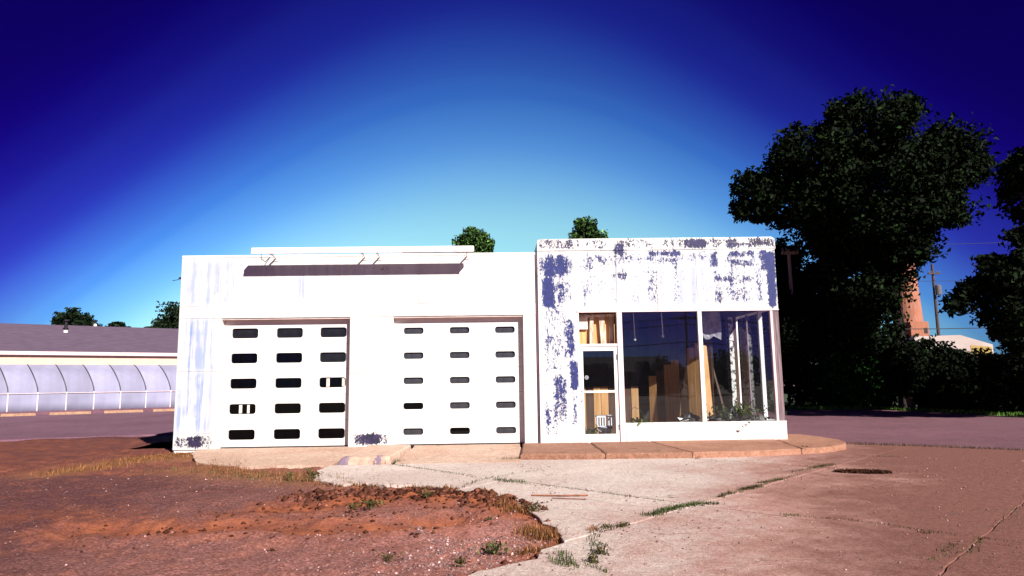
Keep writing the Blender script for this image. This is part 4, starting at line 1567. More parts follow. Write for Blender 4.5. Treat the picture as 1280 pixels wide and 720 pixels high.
pm = curve_strip(pitch, 0.02).mesh('curved_panel', M['poly'], True)
mb = MB()
mb.tube([(hoop(z), y - 0.025, z) for y, z in prof], 0.03, 6)
rm = mb.mesh('rib', M['rib'], True)
mb = MB()
mb.box(-0.03, 0.03, -0.07, -0.03, 0.22, 1.2)
lm = mb.mesh('leg_strip', M['gutter'])
mb = MB()
mb.lathe([(0.04, -0.06), (0.07, 0), (0.04, 0.07)], 8, (0, -0.06, 1.24))
cm = mb.mesh('rail_clamp', M['flash'])
for i, x in enumerate(ribs):
    if i < len(ribs) - 1:
        link('curved_panel', pm, GH, (x, 0, 0))
    link('rib', rm, GH, (x, 0, 0))
    link('leg_strip', lm, GH, (x, 0, 0))
    link('rail_clamp', cm, GH, (x, 0, 0))
mb = MB()
mb.box(gx0, gx1, -0.06, -0.035, 1.23, 1.26)
mb.build('rail', M['gutter'], GH)
mb = MB()
mb.box(gx0, gx1, -0.05, 0.12, -0.1, 0.22)
mb.build('base_curb', M['asphalt'], GH)
mb = MB()
mb.box(gx0, gx1, 1.30, 1.5, 2.9, 3.62)
mb.build('wall', M['cream'], GH)
mb = MB()
mb.box(gx0, gx1, 1.5, 12.0, -0.1, 3.58)
mb.build('rear_wall', M['house'], GH)
mb = MB()
mb.box(gx0 - 0.1, gx1 + 0.1, 1.05, 1.2, 3.54, 3.76)
mb.build('gutter', M['gutter'], GH, bevel=0.02)
# shingle courses of the roof
eave, ridge = Vector((0, 1.1, 3.76)), Vector((0, 6.5, 5.80))
nc = 14
for k in range(nc):
    a = eave.lerp(ridge, k / nc)
    b = eave.lerp(ridge, (k + 1.06) / nc)
    mb = MB()
    mb.add([(gx0, a.y, a.z + 0.03), (gx1, a.y, a.z + 0.03), (gx1, b.y, b.z + 0.005), (gx0, b.y, b.z + 0.005), (gx0, a.y, a.z - 0.02), (gx1, a.y, a.z - 0.02), (gx1, b.y, b.z - 0.04), (gx0, b.y, b.z - 0.04)],
           [(0, 1, 2, 3), (7, 6, 5, 4), (0, 4, 5, 1), (1, 5, 6, 2), (2, 6, 7, 3), (3, 7, 4, 0)])
    mb.build('shingle_course', M['shingle'], GH)
mb = MB()
mb.add([(gx0, 6.5, 5.78), (gx1, 6.5, 5.78), (gx1, 12.3, 3.75), (gx0, 12.3, 3.75)], [(0, 1, 2, 3)])
mb.build('rear_roof', M['shingle'], GH)


def on_roof(px, py):
    d = ray(px, py)
    n = Vector((-gdir.y, gdir.x, 0))
    nrm = (Vector((0, 0, 1)) * (ridge.y - eave.y) - n * (ridge.z - eave.z)).normalized()
    p0 = A_ + n * eave.y + Vector((0, 0, eave.z))
    t = (p0 - Vector((0, 0, CH))).dot(nrm) / d.dot(nrm)
    w = Vector((0, 0, CH)) + d * t - A_
    return Vector((w.dot(gdir), w.dot(n), w.z))


for (px, py), h, r in (((82, 415), 0.72, 0.13), ((119, 407), 0.28, 0.10)):
    p = on_roof(px, py)
    mb = MB()
    mb.lathe([(r * 0.75, 0.1), (r * 0.75, h), (r * 1.4, h), (r * 1.4, h + 0.08), (r * 0.3, h + 0.14)], 12)
    vp = mb.build('vent_pipe', M['vent'], GH, loc=p)
    mb = MB()
    mb.lathe([(r * 1.25, -0.08), (r * 0.85, 0.12)], 12)
    mb.build('flashing', M['flash'], vp)

# wheel stops before it
for i, ((xa, ya), (xb, yb), lb) in enumerate((((0, 522.5), (44, 521.5), 'yellowed concrete wheel stop at the left picture edge'), ((61, 520.5), (113, 518.5), 'yellowed wheel stop second from the left along the greenhouse'),
                                              ((129, 518), (178, 516), 'yellowed wheel stop third from the left along the greenhouse'), ((190, 515.5), (228, 514), 'yellowed wheel stop nearest the station wall'))):
    off = 0.85
    n = Vector((gdir.y, -gdir.x, 0))
    xa_, xb_ = gh_x(xa, ya), gh_x(xb, yb)
    a = A_ + gdir * (xa_ * 0.985) + n * off
    b = A_ + gdir * (xb_ * 0.985) + n * off
    mb = MB()
    c = (a + b) / 2
    hl = (b - a).length / 2
    V = []
    for s in (-1, 1):
        for yy, zz in ((-0.12, 0), (0.12, 0), (0.08, 0.15), (-0.08, 0.15)):
            V.append(c + gdir * s * hl * (1 if zz == 0 else 0.98) + n * yy + Vector((0, 0, zz - 0.012)))
    mb.add(V, [(0, 1, 2, 3), (7, 6, 5, 4), (0, 4, 5, 1), (1, 5, 6, 2), (2, 6, 7, 3), (3, 7, 4, 0)])
    tag(mb.build('wheel_stop', M['yellow_conc']), lb, 'wheel stop', 'wheel stops along the greenhouse')


# ------------------------------------------------------------------ trees
def crown_points(ells, n_clump, per, clump_r, rng, shell=0.55):
    """clumps spread through a set of ellipsoids (cx, cy, cz, rx, ry, rz), denser near their surface"""
    vol = np.array([e[3] * e[4] * e[5] for e in ells]) ** 0.75
    pick = rng.choice(len(ells), n_clump, p=vol / vol.sum())
    E = np.array(ells)[pick]
    d = rng.normal(size=(n_clump, 3))
    d /= np.linalg.norm(d, axis=1)[:, None]
    r = shell + (1 - shell) * rng.random(n_clump) ** 0.7
    cc = E[:, :3] + d * r[:, None] * E[:, 3:6]
    cr_ = clump_r * rng.uniform(0.55, 1.35, n_clump)
    P = np.repeat(cc, per, 0) + np.clip(rng.normal(size=(n_clump * per, 3)), -1.5, 1.5) * np.repeat(cr_, per)[:, None] * np.array([0.55, 0.55, 0.40])
    return cc, P


def tree(name, base, ells, label, cat='tree', group=None, n_clump=160, per=120, clump_r=0.7, leaf=0.25, mats=('leaf_big', 'leaf_dark'), trunk_r=0.3, fork=0.35,
         lean=(0, 0), bark='bark', seed=1, limbs=14, ratio=0.5, up=0.3, aspect=0.5):
    rng = np.random.default_rng(seed)
    o = empty(name, base)
    tag(o, label, cat, group)
    cc, P = crown_points(ells, n_clump, per, clump_r, rng)
    V, Q = leaf_quads(P, leaf, rng, up, aspect)
    mi = (rng.random(len(Q)) > ratio).astype(np.int32)
    link('crown', np_mesh('crown', V, Q, [M[k] for k in mats], mi), o)
    top = max(e[2] for e in ells)
    mb = MB()
    fz = top * fork
    k0 = Vector((lean[0] * 0.4, lean[1] * 0.4, fz))
    ctr = Vector((sum(e[0] for e in ells) / len(ells), sum(e[1] for e in ells) / len(ells), top))
    mb.tube([(0, 0, -0.15), (0.02, 0, 0.25), (k0.x * 0.4, k0.y * 0.4, fz * 0.5), k0, k0.lerp(ctr, 0.5), ctr], [trunk_r * 1.55, trunk_r * 1.1, trunk_r * 0.92, trunk_r * 0.8, trunk_r * 0.5, trunk_r * 0.12], 10)
    idx = rng.choice(len(cc), min(limbs, len(cc)), replace=False)
    for i in idx:
        q = Vector(cc[i])
        st = k0.lerp(ctr, float(rng.uniform(0, 0.6)))
        mid = st.lerp(q, 0.5) + Vector((0, 0, (q - st).length * 0.08))
        mb.tube([st, mid, q], [trunk_r * 0.36, trunk_r * 0.22, trunk_r * 0.05], 6)
    mb.build('trunk', M[bark], o, smooth=True)
    return o


def px_ell(px, py, y, rx_px, rz_px, ry, base):
    """an ellipsoid where the photograph shows that lobe, in coordinates of the tree's base"""
    c = Wp(px, py, y)
    s = y / FPX
    return (c.x - base.x, c.y - base.y, c.z - base.z, rx_px * s, ry, rz_px * s)


# the big tree by the lane
bt = G(1133, 512)
by = bt.y
ells = [px_ell(a, b, by + d, rx, rz, ry, bt) for a, b, d, rx, rz, ry in (
    (1085, 165, 0, 62, 50, 2.6), (1020, 205, -0.6, 60, 45, 2.4), (970, 250, 0.4, 52, 36, 2.0), (1165, 205, 0.6, 52, 46, 2.4), (1158, 256, -0.3, 26, 24, 1.4),
    (1100, 250, 0, 95, 70, 3.4), (1052, 285, 0.8, 56, 38, 2.4), (1100, 305, 0.6, 40, 40, 2.0), (1132, 318, -0.4, 22, 24, 1.0), (1068, 355, 1.2, 46, 50, 2.2), (1080, 400, 0.5, 32, 45, 1.8), (1124, 445, 0, 12, 26, 0.6), (1208, 200, 0, 20, 15, 1.0), (945, 262, 0, 30, 14, 1.0))]
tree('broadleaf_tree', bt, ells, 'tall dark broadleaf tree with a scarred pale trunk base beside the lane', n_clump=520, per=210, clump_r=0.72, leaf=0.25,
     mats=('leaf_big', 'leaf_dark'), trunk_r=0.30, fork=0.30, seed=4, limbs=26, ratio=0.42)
# pale scar at its foot
mb = MB()
mb.tube([bt + Vector((-0.05, -0.28, 0.0)), bt + Vector((0.03, -0.26, 0.45)), bt + Vector((0.10, -0.22, 0.8))], [0.34, 0.20, 0.08], 10)
sc_ = mb.build('root_flare', M['bark_pale'], None, smooth=True)
big = [o for o in COL.objects if o.name.startswith('broadleaf_tree')][0]
sc_.parent = big
sc_.matrix_parent_inverse = Matrix.Translation(-bt)

# the tree at the right picture edge
rb = Vector((19.5, 24.0, 0))
ells = [px_ell(a, b, 24.0 + d, rx, rz, ry, rb) for a, b, d, rx, rz, ry in (
    (1296, 240, 0, 34, 36, 1.3), (1330, 210, 0, 60, 50, 2.0), (1268, 340, -0.4, 40, 26, 1.2), (1230, 362, 0.3, 28, 18, 0.9), (1205, 362, 0.2, 20, 16, 0.6), (1262, 395, 0, 40, 30, 1.2),
    (1206, 386, 0, 22, 8, 0.5), (1340, 380, 0, 60, 60, 2.0), (1350, 300, 0, 60, 70, 2.0), (1262, 300, 0, 14, 9, 0.5), (1300, 420, 0, 40, 30, 1.5), (1278, 210, 0, 14, 12, 0.5))]
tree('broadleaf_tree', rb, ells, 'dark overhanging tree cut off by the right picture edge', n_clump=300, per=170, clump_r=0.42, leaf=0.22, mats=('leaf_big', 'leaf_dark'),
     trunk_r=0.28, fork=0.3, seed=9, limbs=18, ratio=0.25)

# shrubs and young trees massed under and behind the big tree
SH = [
    (985, 38.5, 300, 440, 34, 'leaf_dark', 'slim dark tree just right of the station corner', 0.25),
    (1030, 38.5, 325, 450, 40, 'leaf_dark', 'dark young tree behind the station corner', 0.24),
    (1045, 36.0, 425, 505, 36, 'leaf_bush', 'sunlit green shrub left of the big trunk', 0.19),
    (1092, 35.6, 438, 505, 28, 'leaf_bush', 'rounded green shrub touching the big trunk', 0.19),
    (1000, 35.4, 358, 506, 30, 'leaf_dark', 'dark shrub beside the station sidewalk', 0.2),
    (1168, 33.5, 425, 512, 40, 'leaf_dark', 'dark shrub just right of the big trunk', 0.2),
    (1215, 31, 440, 516, 46, 'leaf_dark', 'dark shrub below the pale far building', 0.2),
    (1268, 28, 445, 520, 40, 'leaf_dark', 'dark shrub at the right picture edge', 0.2),
    (945, 36, 340, 508, 40, 'leaf_dark', 'dark tree seen through the side panes of the show window', 0.24),
    (905, 37, 400, 508, 40, 'leaf_dark', 'dark shrub seen through the shop glass beside the flaking post', 0.22),
    (1128, 31.9, 436, 484, 20, 'leaf_dark', 'dark sucker foliage in front of the big trunk', 0.2),
    (1078, 40, 380, 500, 32, 'leaf_dark', 'dark thicket tree behind the big trunk', 0.24),
    (1325, 27, 440, 520, 46, 'leaf_dark', 'dark shrub beyond the right picture edge', 0.2),
]
for i, (px, y, top, bot, rw, mt, lb, lf) in enumerate(SH):
    b = Wp(px, 478, y)
    b.z = 0
    s = y / FPX
    zt = Wp(px, top, y).z
    zb = max(0.1, Wp(px, bot, y).z)
    n_e = 4
    r_ = random.Random(i)
    el = []
    for k in range(n_e):
        f = (k + 0.5) / n_e
        el.append((r_.uniform(-0.3, 0.3) * rw * s, r_.uniform(-0.3, 0.3), zb + (zt - zb) * (0.12 + 0.74 * f), rw * s * (0.85 - 0.35 * abs(f - 0.4)), rw * s * 0.7, (zt - zb) * 0.22))
    if zt < 5 and rw > 22:
        el.append((0, 0, 0.5, rw * s * 0.95, rw * s * 0.7, 0.55))
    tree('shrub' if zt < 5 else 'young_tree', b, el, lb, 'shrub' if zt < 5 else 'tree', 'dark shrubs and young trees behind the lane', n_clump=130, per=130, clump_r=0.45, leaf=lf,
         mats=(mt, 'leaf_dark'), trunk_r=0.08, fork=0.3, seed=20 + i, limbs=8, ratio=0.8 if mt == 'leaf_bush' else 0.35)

# trees showing over the roofs
def far_tree(px0, px1, top, y, mt, lb, seed, base_py=480, lf=0.3, shape='round', ncl=90):
    px = (px0 + px1) / 2
    b = Wp(px, 478, y)
    b.z = 0
    s = y / FPX
    zt = Wp(px, top, y).z
    w = (px1 - px0) / 2 * s
    if shape == 'round':
        r_ = random.Random(seed)
        el = [(0, 0, zt - w * 0.55, w * 0.42, w * 0.5, w * 0.42), (0, 0, zt - w * 1.9, w * 0.8, w * 0.8, w * 0.8)]
        for k in range(7):
            a = math.pi * (0.05 + 0.9 * k / 6)
            rr = r_.uniform(0.28, 0.42) * w
            el.append((math.cos(a) * w * r_.uniform(0.5, 0.68), r_.uniform(-0.3, 0.3) * w, zt - w * 1.15 + math.sin(a) * w * r_.uniform(0.4, 0.7), rr, rr, rr * 0.8))
    else:
        el = [(-w * 0.1, 0, zt - w * 0.5, w * 0.34, w * 0.4, w * 0.42), (0, 0, zt - w * 1.0, w * 0.62, w * 0.6, w * 0.5), (w * 0.25, 0, zt - w * 1.2, w * 0.6, w * 0.6, w * 0.5), (-w * 0.4, 0, zt - w * 1.3, w * 0.5, w * 0.5, w * 0.4), (0, 0, zt - w * 2.2, w * 0.9, w * 0.8, w * 0.8)]
    return tree('tree', b, el, lb, 'tree', None, n_clump=ncl, per=150, clump_r=w * 0.28, leaf=lf, mats=(mt, 'leaf_far'), trunk_r=0.02 * zt + 0.05, fork=0.4, seed=seed, limbs=8, ratio=0.65)


far_tree(566, 622, 283, 34, 'leaf_mid', 'round green treetop rising behind the garage parapet', 31, lf=0.16)
far_tree(710, 768, 269, 32, 'leaf_mid', 'pointed green treetop rising behind the office parapet', 32, shape='peak', lf=0.16)
far_tree(50, 113, 384, 75, 'leaf_far', 'dome shaped dark tree behind the greenhouse roof', 33, lf=0.4)
far_tree(126, 158, 401, 85, 'leaf_far', 'small dark treetop just above the greenhouse ridge', 34, lf=0.4, ncl=60)
far_tree(176, 262, 379, 65, 'leaf_far', 'dark tree between the greenhouse roof and the station', 35, lf=0.35, ncl=130)

# far-off wood closing the horizon behind the station
rng_ = np.random.default_rng(77)
C = np.stack([rng_.uniform(-110, 44, 22000), 118 + rng_.normal(0, 4, 22000), np.zeros(22000)], -1)
top_ = 3.6 + 2.6 * vnoise(C[:, 0] + 200, C[:, 1] * 0 + 3, 0.16, 31) + 1.2 * vnoise(C[:, 0] + 200, C[:, 1] * 0 + 9, 0.5, 32)
C[:, 2] = rng_.random(22000) ** 0.8 * top_
V, Q = leaf_quads(C, 0.9, rng_, 0.4, 0.7)
tag(link('far_wood', np_mesh('far_wood', V, Q, M['leaf_far'])), 'far-off dark wood along the horizon behind the station', kind='stuff')

# ------------------------------------------------------------------ far right: chimney, pale building, poles
cb = Wp(1142, 478, 80)
cb.z = 0
CHN = empty('brick_chimney', cb)
tag(CHN, 'tall round tapering brick chimney stack half hidden by the big tree', 'chimney')
s80 = 80 / FPX
mb = MB()
zt = Wp(1140, 245, 80).z
mb.lathe([(19 * s80, 3.0), (16.5 * s80, 8.0), (13.5 * s80, 14.0), (11.5 * s80, zt - 0.8), (12.5 * s80, zt - 0.7), (12.5 * s80, zt), (9.5 * s80, zt)], 24)
mb.build('shaft', M['brick'], CHN, smooth=False)
mb = MB()
hb = Wp(1140, 415, 80).z
mb.box(-23 * s80, 23 * s80, -2.3, 2.3, -0.2, hb - 1.4)
mb.box(-25 * s80, 24 * s80, -2.5, 2.5, hb - 1.4, hb - 0.9)
mb.box(-12 * s80, 10 * s80, -2.35, 2.0, hb - 0.9, hb + 1.0)
mb.build('plinth', M['brick'], CHN)
mb = MB()
mb.box(4 * s80, 8 * s80, -2.39, -2.34, hb - 0.3, hb + 0.3)
mb.build('flue_opening', M['dark_int'], CHN)

wb0, wb1 = Wp(1148, 478, 62), Wp(1246, 478, 60)
PBD = empty('pale_building', (wb0.x, 62, 0))
tag(PBD, 'pale low building with an ochre patch beyond the shrubs', 'building')
ht = Wp(1180, 420, 62).z
wd = wb1.x - wb0.x
mb = MB()
mb.add([(0, 0, -0.2), (wd, -2, -0.2), (wd, 6, -0.2), (0, 8, -0.2), (0, 0, ht), (wd * 0.6, -1.2, ht), (wd, -2, ht - 0.9), (wd, 6, ht - 0.9), (wd * 0.6, 6.8, ht), (0, 8, ht)],
       [(3, 2, 1, 0), (0, 1, 6, 5, 4), (1, 2, 7, 6), (2, 3, 9, 8, 7), (3, 0, 4, 9), (4, 5, 8, 9), (5, 6, 7, 8)])
mb.build('wall', M['shed_white'], PBD)
mb = MB()
mb.add([(wd * 0.72, -1.46, ht - 1.9), (wd * 0.98, -1.98, ht - 1.9), (wd * 0.98, -1.98, ht - 1.1), (wd * 0.72, -1.46, ht - 0.9)], [(0, 1, 2, 3)])
mb.build('ochre_patch', M['ochre'], PBD)
mb = MB()
for k in range(4):
    mb.box(wd * (0.1 + 0.13 * k), wd * (0.1 + 0.13 * k) + 0.5, -0.02 - 2 * (0.1 + 0.13 * k) - 0.12, 0.1 - 2 * (0.1 + 0.13 * k), ht - 2.2, ht - 1.3)
mb.build('window', M['dark_int'], PBD)


def pole(name, base, h, r, label, arms, mat, cat='utility pole', arm_len=1.2, ins=True):
    o = empty(name, base)
    tag(o, label, cat)
    mb = MB()
    mb.tube([(0, 0, -0.2), (0, 0, h * 0.5), (0, 0, h)], [r, r * 0.85, r * 0.65], 10)
    mb.build('post', M[mat], o)
    for z in arms:
        mb = MB()
        mb.box(-arm_len, arm_len, -0.09 - r, -r * 0.6, z - 0.07, z + 0.07)
        mb.build('crossarm', M[mat], o)
        for x in (-0.9, -0.45, 0.45, 0.9):
            mb = MB()
            mb.lathe([(0.03, 0), (0.06, 0.05), (0.05, 0.16), (0.02, 0.2)], 8, (x * arm_len, -0.05 - r, z + 0.07))
            mb.build('insulator', M['insul'], o)
    return o


p1 = Wp(997, 478, 35.9)
p1.z = 0
pole('utility_pole', p1, Wp(997, 313, 36.2).z, 0.13, 'pale wooden utility pole with one crossarm seen in front of the trees', [Wp(997, 318, 36.2).z], 'pole_pale', arm_len=0.42)
p2 = Wp(1179, 478, 70)
p2.z = 0
pz = Wp(1179, 330, 70).z
pole('utility_pole', p2, pz, 0.18, 'dark utility pole with transformer beside the brick chimney', [pz - 1.0], 'pole_wood', arm_len=0.6)
pt = [o for o in COL.objects if o.name.startswith('utility_pole')][-1]
mb = MB()
mb.lathe([(0.02, -0.65), (0.3, -0.6), (0.3, 0.3), (0.2, 0.4), (0.02, 0.42)], 12, (0.1, -0.5, pz - 2.6))
mb.build('transformer', M['insul'], pt)


def wire(a, b, sag, r, label, grp):
    mb = MB()
    pts = []
    for i in range(25):
        t = i / 24
        p = Vector(a).lerp(Vector(b), t)
        p.z -= sag * 4 * t * (1 - t)
        pts.append(p)
    mb.tube(pts, r, 5)
    return tag(mb.build('power_line', M['wire']), label, 'power line', grp)


for k, (za, zb, lb) in enumerate(((298, 292, 'upper thin power line between the big tree and the right edge tree'), (343, 339, 'middle thin power line level with the pole top by the chimney'), (403, 398, 'lowest thick power line passing across the chimney base'))):
    a, b = Wp(1020, za + 6, 66), Wp(1420, zb, 66)
    wire(a, b, 0.5, 0.022 if k < 2 else 0.04, lb, 'power lines behind the trees')


# ------------------------------------------------------------------ ground details: grass, weeds, gravel
def along(pts, n, spread, rng):
    P = [Vector((p[0], p[1], 0)) for p in pts]
    L_ = [(b - a).length for a, b in zip(P[:-1], P[1:])]
    tot = sum(L_)
    out = np.zeros((n, 3))
    for i in range(n):
        t = rng.random() * tot
        for k, l in enumerate(L_):
            if t <= l:
                q = P[k].lerp(P[k + 1], t / l)
                break
            t -= l
        out[i] = (q.x + rng.normal() * spread, q.y + rng.normal() * spread, 0)
    return out


def grass_stuff(name, groups, mats, label):
    """groups: (centres, height, width, material index)"""
    Vs, Qs, Ms = [], [], []
    o = 0
    for C, h, w, mi in groups:
        V, Q = blades(C, h, w, RNG)
        Vs.append(V)
        Qs.append(Q + o)
        Ms.append(np.full(len(Q), mi))
        o += len(V)
    me = np_mesh(name, np.concatenate(Vs), np.concatenate(Qs), [M[k] for k in mats], np.concatenate(Ms))
    return tag(link(name, me), label, kind='stuff')


# along the joints
JG = []
for pts, n, sp, h in ((gp((810, 645), (840, 636), (870, 630), (898, 630)), 900, 0.045, 0.055), (gp((898, 622), (915, 616)), 120, 0.03, 0.06), (gp((925, 613), (950, 608)), 330, 0.04, 0.055),
                      (gp((950, 604), (978, 599)), 280, 0.03, 0.045), (gp((1015, 585), (1042, 581)), 260, 0.05, 0.05), (gp((990, 590), (1010, 587)), 60, 0.03, 0.05),
                      (gp((490, 580), (540, 588), (600, 597), (640, 603)), 210, 0.03, 0.05), (gp((640, 603), (700, 609), (740, 614), (830, 626)), 200, 0.02, 0.035), (gp((1000, 646), (1070, 651), (1190, 668), (1280, 680)), 260, 0.025, 0.035), (gp((898, 622), (1000, 593)), 260, 0.02, 0.04), (gp((860, 573), (1010, 583), (1140, 590)), 200, 0.025, 0.035), (gp((740, 668), (745, 690), (735, 704), (760, 716)), 160, 0.03, 0.05),
                      (gp((570, 612), (600, 600), (645, 592), (680, 587)), 150, 0.03, 0.05), (gp((620, 600), (655, 603)), 160, 0.05, 0.06),
                      (gp((470, 579), (500, 577)), 130, 0.07, 0.09), (gp((625, 575), (648, 574)), 90, 0.05, 0.07), (gp((740, 667), (785, 655)), 120, 0.035, 0.06), (gp((975, 644), (1000, 645)), 60, 0.03, 0.045),
                      (gp((1150, 667), (1165, 665)), 50, 0.03, 0.045), (gp((1160, 700), (1215, 690), (1225, 672)), 110, 0.03, 0.04), (gp((1240, 660), (1278, 632)), 50, 0.02, 0.04),
                      (gp((1060, 555), (1130, 557), (1200, 560), (1280, 563), (1400, 570)), 900, 0.05, 0.08), (gp((700, 690), (715, 705), (722, 712)), 90, 0.03, 0.06),
                      (gp((690, 700), (720, 708)), 100, 0.04, 0.06), (gp((1085, 570), (1125, 571)), 70, 0.05, 0.04), (gp((865, 569), (872, 574)), 40, 0.02, 0.06), (gp((1180, 690), (1190, 680)), 60, 0.03, 0.05)):
    C = along(pts, n, sp, RNG)
    C[:, 2] = -0.012
    JG.append((C, h, 0.008, int(RNG.random() > 0.45)))
grass_stuff('crack_grass', JG, ['weed_olive', 'weed'], 'short green and olive grass growing along the concrete joints')

# dry grass
DG = []
for pts, n, sp, h, mi in ((gp((150, 576), (180, 572), (230, 570), (262, 566)), 2600, 0.30, 0.06, 0), (gp((60, 590), (150, 580)), 700, 0.25, 0.10, 0), (gp((262, 578), (300, 588), (400, 596), (455, 602)), 1300, 0.25, 0.08, 0),
                          (DIRT_EDGE[1:7], 800, 0.05, 0.07, 0), (gp((628, 634), (665, 640)), 420, 0.08, 0.08, 0), (gp((660, 660), (690, 668)), 600, 0.09, 0.09, 0), (gp((640, 690), (690, 680)), 200, 0.04, 0.08, 0),
                          (gp((735, 664), (748, 660)), 120, 0.03, 0.08, 0), (gp((180, 585), (300, 590)), 160, 0.2, 0.07, 1), (gp((300, 592), (450, 598)), 260, 0.22, 0.08, 1)):
    C = along(pts, n, sp, RNG)
    C[:, 2] = dirt_height(C[:, 0], C[:, 1]) + np.where(C[:, 1] > 13.2, np.clip((C[:, 1] - 13.2) / 3.2, 0, 1) * 0.055, 0)
    DG.append((C, h, 0.007, mi))
grass_stuff('dry_grass', DG, ['dry', 'weed'], 'tan dry grass tufts along the broken concrete and beside the garage corner')

# lawn blades at the near edge of the lawn
n_ = 26000
X = RNG.uniform(8, 34, n_)
t = RNG.random(n_)
edge = np.interp(X, [8, 13.0, 17.15, 17.9, 18.3, 24, 40], [34.6, 33.9, 33.1, 29.4, 25.3, 20.0, 18])
C = np.stack([X, edge + 0.05 + t ** 1.3 * 7.0, np.zeros(n_)], -1)
grass_stuff('lawn_grass', [(C, 0.16, 0.03, 0)], ['grass'], 'green blades of the lawn under the trees')


# weeds that stand by themselves
def weed(px, py, r, h, n, mat, label, leafy=True, z=0.0):
    c = G(px, py, 0)
    o = empty('weed', (c.x, c.y, z))
    tag(o, label, 'weed', 'weeds in the lot')
    P = RNG.normal(size=(n, 3)) * np.array([r * 0.5, r * 0.5, h * 0.25]) + np.array([0, 0, h * 0.42])
    P[:, 2] = np.clip(P[:, 2], 0.01, h)
    V, Q = leaf_quads(P, max(0.03, r * 0.28), RNG, 0.5, 0.42)
    link('leaves', np_mesh('leaves', V, Q, M[mat]), o)
    mb = MB()
    for k in range(6):
        a = k * 1.05 + 0.3
        mb.tube([(0, 0, -0.02), (math.cos(a) * r * 0.3, math.sin(a) * r * 0.3, h * 0.45), (math.cos(a) * r * 0.6, math.sin(a) * r * 0.6, h * 0.8)], [0.006, 0.004, 0.002], 4)
    mb.build('stalk', M['weed_olive'], o)


weed(389, 599, 0.13, 0.24, 150, 'weed', 'upright green weed at the corner of the broken slab near the first garage door', z=-0.03)
weed(361, 597, 0.09, 0.16, 70, 'weed', 'small green weed left of the taller upright one', z=-0.03)
weed(618, 686, 0.13, 0.10, 140, 'weed', 'bright green low weed on the gravel patch', z=-0.04)
weed(465, 634, 0.14, 0.10, 120, 'weed', 'green weed cluster on the dark dirt ridge', z=0.0)
weed(440, 636, 0.08, 0.08, 60, 'weed', 'tiny green weed left of the cluster on the dirt ridge', z=0.0)
weed(533, 624, 0.10, 0.08, 70, 'weed', 'pale green weed on top of the dirt ridge', z=0.04)
weed(612, 649, 0.06, 0.06, 50, 'weed_olive', 'small weed near the broken concrete rim', z=-0.03)
weed(575, 700, 0.09, 0.07, 70, 'weed_olive', 'olive weed in the gravel close to the slab edge', z=-0.04)
weed(485, 694, 0.10, 0.06, 60, 'weed_olive', 'flat olive weed at the left of the gravel patch', z=-0.04)
weed(752, 692, 0.08, 0.10, 80, 'weed_olive', 'olive weed standing in the short crack near the front', z=-0.01)
weed(742, 703, 0.06, 0.09, 60, 'weed_olive', 'dark weed at the lower end of the short crack', z=-0.01)
weed(779, 658, 0.07, 0.05, 50, 'weed_olive', 'green weed in the joint right of the short crack', z=-0.01)
weed(757, 659, 0.06, 0.05, 40, 'weed_olive', 'green weed in the joint directly above the short crack', z=-0.01)
weed(668, 639, 0.12, 0.13, 120, 'weed_olive', 'bushy olive weed on the rim of the broken concrete', z=-0.01)
weed(1006, 565, 0.10, 0.16, 90, 'weed', 'green weed in the sidewalk kerb joint below the corner window', z=0.0)

# pale gravel on the dirt
n_ = 2200
C = along(GRAVEL, n_, 0.45, RNG)
C2 = np.stack([RNG.uniform(-9, 0.3, 2600), RNG.uniform(4.5, 12.5, 2600), np.zeros(2600)], -1)[:1100]
C = np.concatenate([C, C2])
ex = np.interp(C[:, 1], [p[1] for p in reversed(DIRT_EDGE)], [p[0] for p in reversed(DIRT_EDGE)])
C = C[(C[:, 0] < ex - 0.03) & (vnoise(C[:, 0], C[:, 1], 1.7, 21) * 0.6 + vnoise(C[:, 0], C[:, 1], 4.3, 22) * 0.4 > 0.47)]
C[:, 2] = dirt_height(C[:, 0], C[:, 1])
n_ = len(C)
sz = np.abs(RNG.normal(0.006, 0.006, n_)) + 0.004
oct_ = np.array([(1, 0, 0), (0, 1, 0), (-1, 0, 0), (0, -1, 0), (0, 0, 0.7), (0, 0, -0.7)])
fo = np.array([(0, 1, 4), (1, 2, 4), (2, 3, 4), (3, 0, 4), (1, 0, 5), (2, 1, 5), (3, 2, 5), (0, 3, 5)])
V = C[:, None, :] + oct_[None] * sz[:, None, None] * RNG.uniform(0.6, 1.4, (n_, 6, 1))
Q = (np.arange(n_) * 6)[:, None, None] + fo[None]
tag(link('gravel', np_mesh('gravel', V.reshape(-1, 3), Q.reshape(-1, 3), M['stone'], tri=True)), 'pale loose gravel scattered over the dirt', kind='stuff')
# crumbs of concrete and grit on the slabs
n_ = 2600
C = np.stack([RNG.uniform(-1, 12, n_), RNG.uniform(4.5, 13.4, n_), np.full(n_, 0.003)], -1)
ex = np.interp(C[:, 1], [p[1] for p in reversed(DIRT_EDGE)], [p[0] for p in reversed(DIRT_EDGE)])
C = C[(C[:, 0] > ex + 0.1) & (C[:, 0] < 10.0 + (14.4 - C[:, 1]))]
n_ = len(C)
sz = np.abs(RNG.normal(0.005, 0.004, n_)) + 0.003
V = C[:, None, :] + oct_[None] * sz[:, None, None] * RNG.uniform(0.6, 1.4, (n_, 6, 1))
Q = (np.arange(n_) * 6)[:, None, None] + fo[None]
tag(link('grit', np_mesh('grit', V.reshape(-1, 3), Q.reshape(-1, 3), M['stone'], tri=True)), 'grit and crumbs lying on the concrete slabs', kind='stuff')
